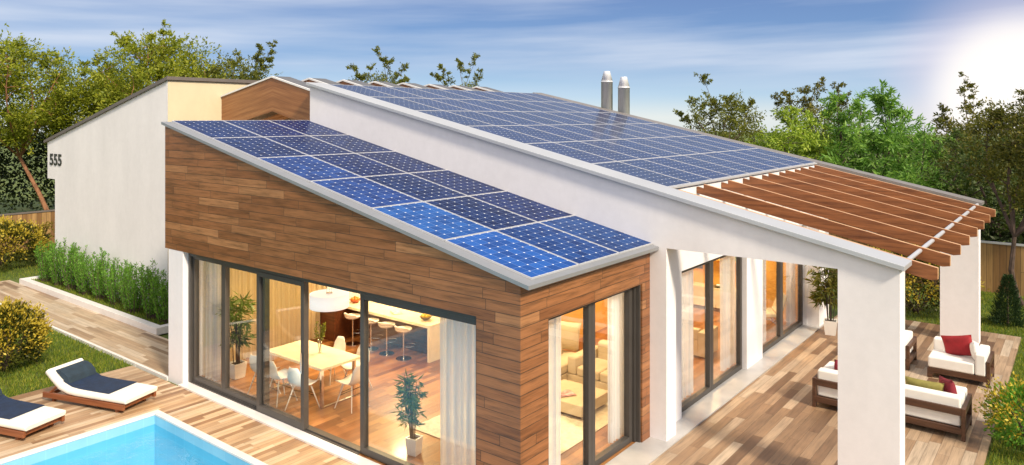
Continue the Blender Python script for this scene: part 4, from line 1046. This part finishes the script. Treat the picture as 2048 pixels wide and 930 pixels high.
def fruit_bowl(label, loc, bmat, fmat, n=7):
    t = thing('fruit_bowl', label, 'fruit bowl', loc)
    mb = MB(); mb.lathe([(.05, 0), (.10, .03), (.14, .08), (.13, .08), (.09, .035), (.02, .012)], n=24); mb.build('bowl', bmat, t, smooth=True)
    for k in range(n):
        a = k*6.283/(n-1); r = .07 if k < n-1 else 0
        mb = MB(); mb.lathe([(.001, -.04), (.022, -.034), (.037, -.015), (.04, 0), (.037, .015), (.022, .034), (.001, .04)], (r*math.cos(a), r*math.sin(a), .085 if r else .12), 12)
        mb.build('fruit', fmat, t, smooth=True)
fruit_bowl('dark bowl of yellow lemons near the slab end of the bar', (11.42, 11.32, FZ+.781), MT['bowl'], MT['lemon'])
fruit_bowl('red bowl of oranges on the far end of the bar', (11.45, 13.7, FZ+.781), MT['redbowl'], MT['orange'])
def magazine(label, loc, rz, mat, w=.30, h=.22):
    mb = MB(); mb.grid(lambda u, v: (-w/2+w*u, -h/2+h*v, .012 + .022*abs(math.sin(u*math.pi*2))*(.6+.4*v)), 12, 2)
    o = mb.build('magazine', mat, smooth=True); md = o.modifiers.new('solid', 'SOLIDIFY'); md.thickness = .01
    o.location = loc; o.rotation_euler = (0, 0, rz); tag(o, label, 'magazine')
magazine('open magazine lying on the kitchen bar', (11.42, 12.25, FZ+.782), R(60), MT['paper'])
# living room
rg = thing('rug', 'pale shaggy rug under the coffee table', 'rug', (8.6, 6.36, FZ))
mb = MB(); mb.grid(lambda u, v: (3.35*u, 2.5*v, .012+.006*math.sin(u*90)*math.sin(v*70)), 60, 50).box(0.01, .01, 0.001, 3.34, 2.49, .006); mb.build('pile', MT['rug'], rg, smooth=True)
ct = thing('coffee_table', 'low cream coffee table on the pale rug', 'coffee table', (10.55, 6.75, FZ+.018))
mb = MB(); mb.box(0, 0, .06, .92, .98, .25); mb.build('tabletop', MT['beige'], ct, bevel=.01)
mb = MB(); mb.box(.08, .08, 0, .84, .90, .06); mb.build('plinth', MT['cabinet'], ct)
magazine('pink and white magazine on the coffee table', (10.83, 7.28, FZ+.27), R(-30), MT['pinkpaper'], .34, .24)
def indoor_sofa(label, loc, W_, D_, corner):
    t = thing('sofa', label, 'sofa', loc)
    mb = MB(); mb.box(0, 0, .03, D_, W_, .24); mb.build('base', MT['beige'], t, bevel=.02)
    n = 3; w = (W_-.22)/n
    for k in range(n):
        mb = MB(); mb.box(-.02, .0+k*w+.005, .242, D_-.24, (k+1)*w-.005, .42); mb.build('seat_cushion', MT['beige'], t, bevel=.045)
        mb = MB(); mb.box(D_-.235, k*w+.01, .242, D_-.02, (k+1)*w-.01, .74); mb.build('back_cushion', MT['beige'], t, bevel=.06)
    mb = MB(); mb.box(0, W_-.2, .242, D_, W_, .58); mb.build('armrest', MT['beige'], t, bevel=.04)
    mb = MB(); mb.box(-.95, -.90 if False else W_+.003, .03, D_, W_+.93, .24); mb.build('chaise_base', MT['beige'], t, bevel=.02)
    mb = MB(); mb.box(-.96, W_+.01, .242, D_-.24, W_+.68, .42); mb.build('seat_cushion', MT['beige'], t, bevel=.045)
    mb = MB(); mb.box(-.95, W_+.69, .242, D_-.02, W_+.92, .74); mb.build('back_cushion', MT['beige'], t, bevel=.06)
    return t
indoor_sofa('large cream corner sofa in the living room behind the teak wall window', (11.82, 6.15, FZ), 1.75, .95, True)
pillow('plump beige cushion on the corner sofa, the left one in the window', MT['beige'], (11.95, 8.42, FZ+.74), (R(72), 0, R(-10)), .62, .26, 'cushions on the living room sofa')
pillow('flatter beige cushion on the corner sofa, beside the window stile', MT['beige'], (12.52, 8.36, FZ+.72), (R(75), R(12), R(-35)), .58, .22, 'cushions on the living room sofa')
pf = thing('pouf_chair', 'boxy cream armchair behind the first terrace window', 'armchair', (14.92, 6.42, FZ))
mb = MB(); mb.box(0, 0, .03, .72, .17, .56).box(0, .63, .03, .72, .80, .56); mb.build('armrest', MT['beige'], pf, bevel=.02)
mb = MB(); mb.box(.02, .172, .03, .70, .628, .38); mb.build('seat', MT['beige'], pf, bevel=.02)
mb = MB(); mb.box(.02, .172, .382, .18, .628, .60); mb.build('backrest', MT['beige'], pf, bevel=.02)
sb = thing('sideboard', 'low cream sideboard against the orange wall', 'sideboard', (18.78, 6.9, FZ))
mb = MB(); mb.box(0, 0, .10, .415, 2.3, .62); mb.build('body', MT['stone'], sb, bevel=.006)
mb = MB(); mb.box(.04, .03, 0, .40, 2.27, .10); mb.build('plinth', MT['cabinet'], sb)
mb = MB()
bs = thing('wall_shelf', 'short wall shelf above the sideboard', 'shelf', (18.95, 6.95, 1.35))
mb = MB(); mb.box(0, 0, 0, .248, 1.2, .035); mb.build('board', MT['inwall'], bs)
bks = [((.45, .04, .03), .20, 'red'), ((.75, .72, .65), .24, 'white'), ((.60, .50, .20), .21, 'yellowish'), ((.15, .25, .16), .23, 'dark green'), ((.78, .76, .70), .19, 'ivory'), ((.50, .08, .05), .22, 'brick red')]
y = 7.15
for i, (c, h, nm) in enumerate(bks):
    b_ = thing('book', f'{nm} book standing on the wall shelf, {ORD[i]} from the right', 'book', (18.99, y, 1.386))
    w_ = .035 + .012*(i % 3)
    mb = MB(); mb.box(.004, .004, .004, .154, w_-.004, h-.004); mb.build('pages', MT['ceramic'], b_)
    mb = MB(); mb.box(0, 0, 0, .16, .004, h).box(0, w_-.004, 0, .16, w_, h).box(0, .004, 0, .004, w_-.004, h); mb.build('cover', plain('book_cover', c, .6), b_)
    y += w_ + .006
tv = thing('television', 'dark flat screen on the orange wall left of the shelf', 'television', (19.15, 8.35, 1.05))
mb = MB(); mb.box(.012, -.02, -.02, .045, .94, .62); mb.build('housing', MT['frame'], tv)
mb = MB(); mb.box(.005, 0, 0, .011, .92, .6); mb.build('screen', MT['screen'], tv)
dk = thing('dish', 'dark dish with pale stones on the sideboard', 'dish', (18.95, 7.75, FZ+.621))
mb = MB(); mb.lathe([(.08, 0), (.15, .03), (.16, .05), (.15, .05), (.08, .015)], n=20); mb.build('bowl', MT['bowl'], dk)
for k in range(3):
    mb = MB(); mb.lathe([(.01, -.03), (.045, -.01), (.045, .012), (.01, .03)], (.05*math.cos(k*2.1), .05*math.sin(k*2.1), .055), 10); mb.build('stone', MT['ceramic'], dk, smooth=True)
# leather lounge chair in the last window
lc = thing('lounge_chair', 'pale quilted lounge chair on steel crossed legs behind the second terrace window', 'chair', (18.15, 6.18, FZ), R(120))
mb = MB(); mb.loft([[(x, -.32, z), (x, .32, z), (x+.05, .32, z+.07), (x+.05, -.32, z+.07)] for x, z in ((-.36, .86), (-.30, .62), (-.22, .40), (-.19, .36))]); mb.build('backrest', MT['beige'], lc, bevel=.012)
mb = MB(); mb.box(-.14, -.32, .33, .38, .32, .42); mb.build('seat', MT['beige'], lc, bevel=.02)
for s_ in (-.30, .30):
    mb = MB(); mb.tube([(-.40, s_, .88), (-.24, s_, .36), (.05, s_, .12), (.36, s_, .01)], .012, 5); mb.tube([(.38, s_, .32), (0, s_, .28), (-.20, s_, .12), (-.34, s_, .01)], .012, 5); mb.build('leg', MT['steel'], lc)
# ceiling downlights that light the rooms (inferred from the warm lit rooms, hidden near the ceiling)
def downlight(label, x, y, z, power, col=(1.0, .70, .37), size=.5):
    t = thing('ceiling_light', label, 'ceiling light', (x, y, z), 0, 'warm ceiling lights indoors')
    mb = MB(); mb.lathe([(.13, -.03), (.13, -.001), (.11, -.001)], n=20); mb.build('housing', MT['capw'], t)
    mb = MB(); mb.lathe([(.10, -.034), (.10, -.0305)], n=20); mb.build('diffuser', MT['glow'], t)
    ld = bpy.data.lights.new('downlight', 'AREA'); ld.shape = 'DISK'; ld.size = size; ld.energy = power; ld.color = col
    lo = bpy.data.objects.new('downlight_lamp', ld); COL.objects.link(lo); lo.parent = t; lo.location = (0, 0, -.05)
downlight('warm ceiling light over the dining table window end', 8.6, 12.6, 2.62, 36)
downlight('warm ceiling light between the dining table and bar', 9.6, 11.2, 2.62, 40)
downlight('warm ceiling light over the open parquet by the bamboo', 9.8, 9.0, 2.62, 34)
downlight('warm ceiling light over the coffee table', 10.0, 6.9, 2.62, 36)
downlight('warm ceiling light over the kitchen bar', 12.0, 12.6, 2.75, 90, (1.0, .78, .42))
downlight('warm ceiling light over the corner sofa', 12.4, 8.0, 2.75, 45)
downlight('warm ceiling light over the boxy armchair', 15.2, 7.4, 2.75, 75)
downlight('warm ceiling light before the sideboard', 18.2, 7.3, 2.75, 75)

# ------------------------------------------------------------------ world, sun, camera
SUN_AZ = Vector((-0.30, -1.0, 0)).normalized(); EL = R(37)
w = bpy.data.worlds.new('World'); sc.world = w; w.use_nodes = True
t = w.node_tree; t.nodes.clear()
out = N(t, 'OutputWorld'); bg = N(t, 'Background'); L(t, bg.outputs[0], out.inputs[0])
sky = N(t, 'TexSky', sky_type='NISHITA'); sky.sun_disc = False; sky.sun_elevation = EL
sky.sun_rotation = math.atan2(SUN_AZ.x, SUN_AZ.y); sky.altitude = 1500; sky.dust_density = .4; sky.air_density = 1.0; sky.ozone_density = 3.0
tc = N(t, 'TexCoord').outputs['Generated']
s = N(t, 'SeparateXYZ'); L(t, tc, s.inputs[0])
el = s.outputs[2]
deep = ramp(t, el, [(0.0, (5.0, 5.5, 5.9)), (0.03, (2.5, 3.8, 5.5)), (0.075, (0.95, 1.95, 4.0)), (0.16, (0.85, 1.45, 3.3)), (0.30, (1.6, 2.2, 3.6)), (0.50, (7.5, 7.0, 6.4)), (1.0, (9.0, 8.2, 7.4))])
base = mix(t, 0.25, deep, sky.outputs[0])
# thin streaky cloud, stretched along the horizon
az = M(t, 'ARCTAN2', s.outputs[1], s.outputs[0])
cv = comb(t, M(t, 'MULTIPLY', az, 1.1), M(t, 'ADD', M(t, 'MULTIPLY', el, 12.5), M(t, 'MULTIPLY', az, .35)), 3.7)
c1 = noise(t, cv, 1.35, 7, 0.5)
cm = ramp(t, c1, [(0.38, (0, 0, 0)), (0.52, (.36, .36, .36)), (0.68, (.92, .92, .92))])
fade = N(t, 'MapRange'); L(t, el, fade.inputs[0]); fade.inputs[1].default_value = 0.02; fade.inputs[2].default_value = 0.07
cmf = M(t, 'MULTIPLY', cm, fade.outputs[0])
colr = mix(t, cmf, base, (5.0, 5.5, 6.4))
# bright veil of thin cloud towards the low right
nrm = N(t, 'VectorMath', operation='DOT_PRODUCT'); L(t, tc, nrm.inputs[0]); nrm.inputs[1].default_value = Vector((.998, .058, .025)).normalized()
veil = N(t, 'MapRange', interpolation_type='SMOOTHERSTEP'); L(t, nrm.outputs['Value'], veil.inputs[0]); veil.inputs[1].default_value = .955; veil.inputs[2].default_value = 1.0
colr = mix(t, M(t, 'MULTIPLY', M(t, 'POWER', veil.outputs[0], 22.0), .62), colr, (5.6, 5.1, 5.9))
colr = mix(t, M(t, 'POWER', veil.outputs[0], 210.0), colr, (8.0, 7.6, 7.2))
# unseen bright sky patch added behind the viewer to fill the shaded front walls
bk = N(t, 'VectorMath', operation='DOT_PRODUCT'); L(t, tc, bk.inputs[0]); bk.inputs[1].default_value = Vector((-.82, -.25, .42)).normalized()
bm_ = N(t, 'MapRange', interpolation_type='SMOOTHSTEP'); L(t, bk.outputs['Value'], bm_.inputs[0]); bm_.inputs[1].default_value = .25; bm_.inputs[2].default_value = .9
colr = mix(t, M(t, 'MULTIPLY', bm_.outputs[0], M(t, 'ADD', .55, M(t, 'MULTIPLY', c1, .9))), colr, (8.6, 8.3, 8.4))
L(t, colr, bg.inputs[0]); bg.inputs[1].default_value = 0.085

sd_ = bpy.data.lights.new('sun', 'SUN'); sd_.energy = 3.0; sd_.angle = R(7); sd_.color = (1.0, .87, .68)
so = bpy.data.objects.new('sun', sd_); COL.objects.link(so)
to_sun = Vector((SUN_AZ.x*math.cos(EL), SUN_AZ.y*math.cos(EL), math.sin(EL)))
so.rotation_euler = to_sun.to_track_quat('Z', 'Y').to_euler(); so.location = to_sun*40

cd = bpy.data.cameras.new('camera'); cam = bpy.data.objects.new('camera', cd); COL.objects.link(cam)
cd.sensor_width = 36; cd.lens = 1467/2048*36; cd.shift_y = -(465-235)/2048; cd.clip_end = 2000; cd.clip_start = .1
cam.location = (0, 0, 5.2); cam.rotation_euler = (R(90), 0, R(38.045-90))
sc.camera = cam
sc.view_settings.view_transform = 'Standard'; sc.view_settings.look = 'None'; sc.view_settings.gamma = 1.0
sc.view_settings.exposure = 0.74
sc.cycles.max_bounces = 8; sc.cycles.transparent_max_bounces = 16; sc.cycles.caustics_reflective = False; sc.cycles.caustics_refractive = False
sc.cycles.sample_clamp_indirect = 6
try: sc.cycles.use_denoising = True
except Exception: pass
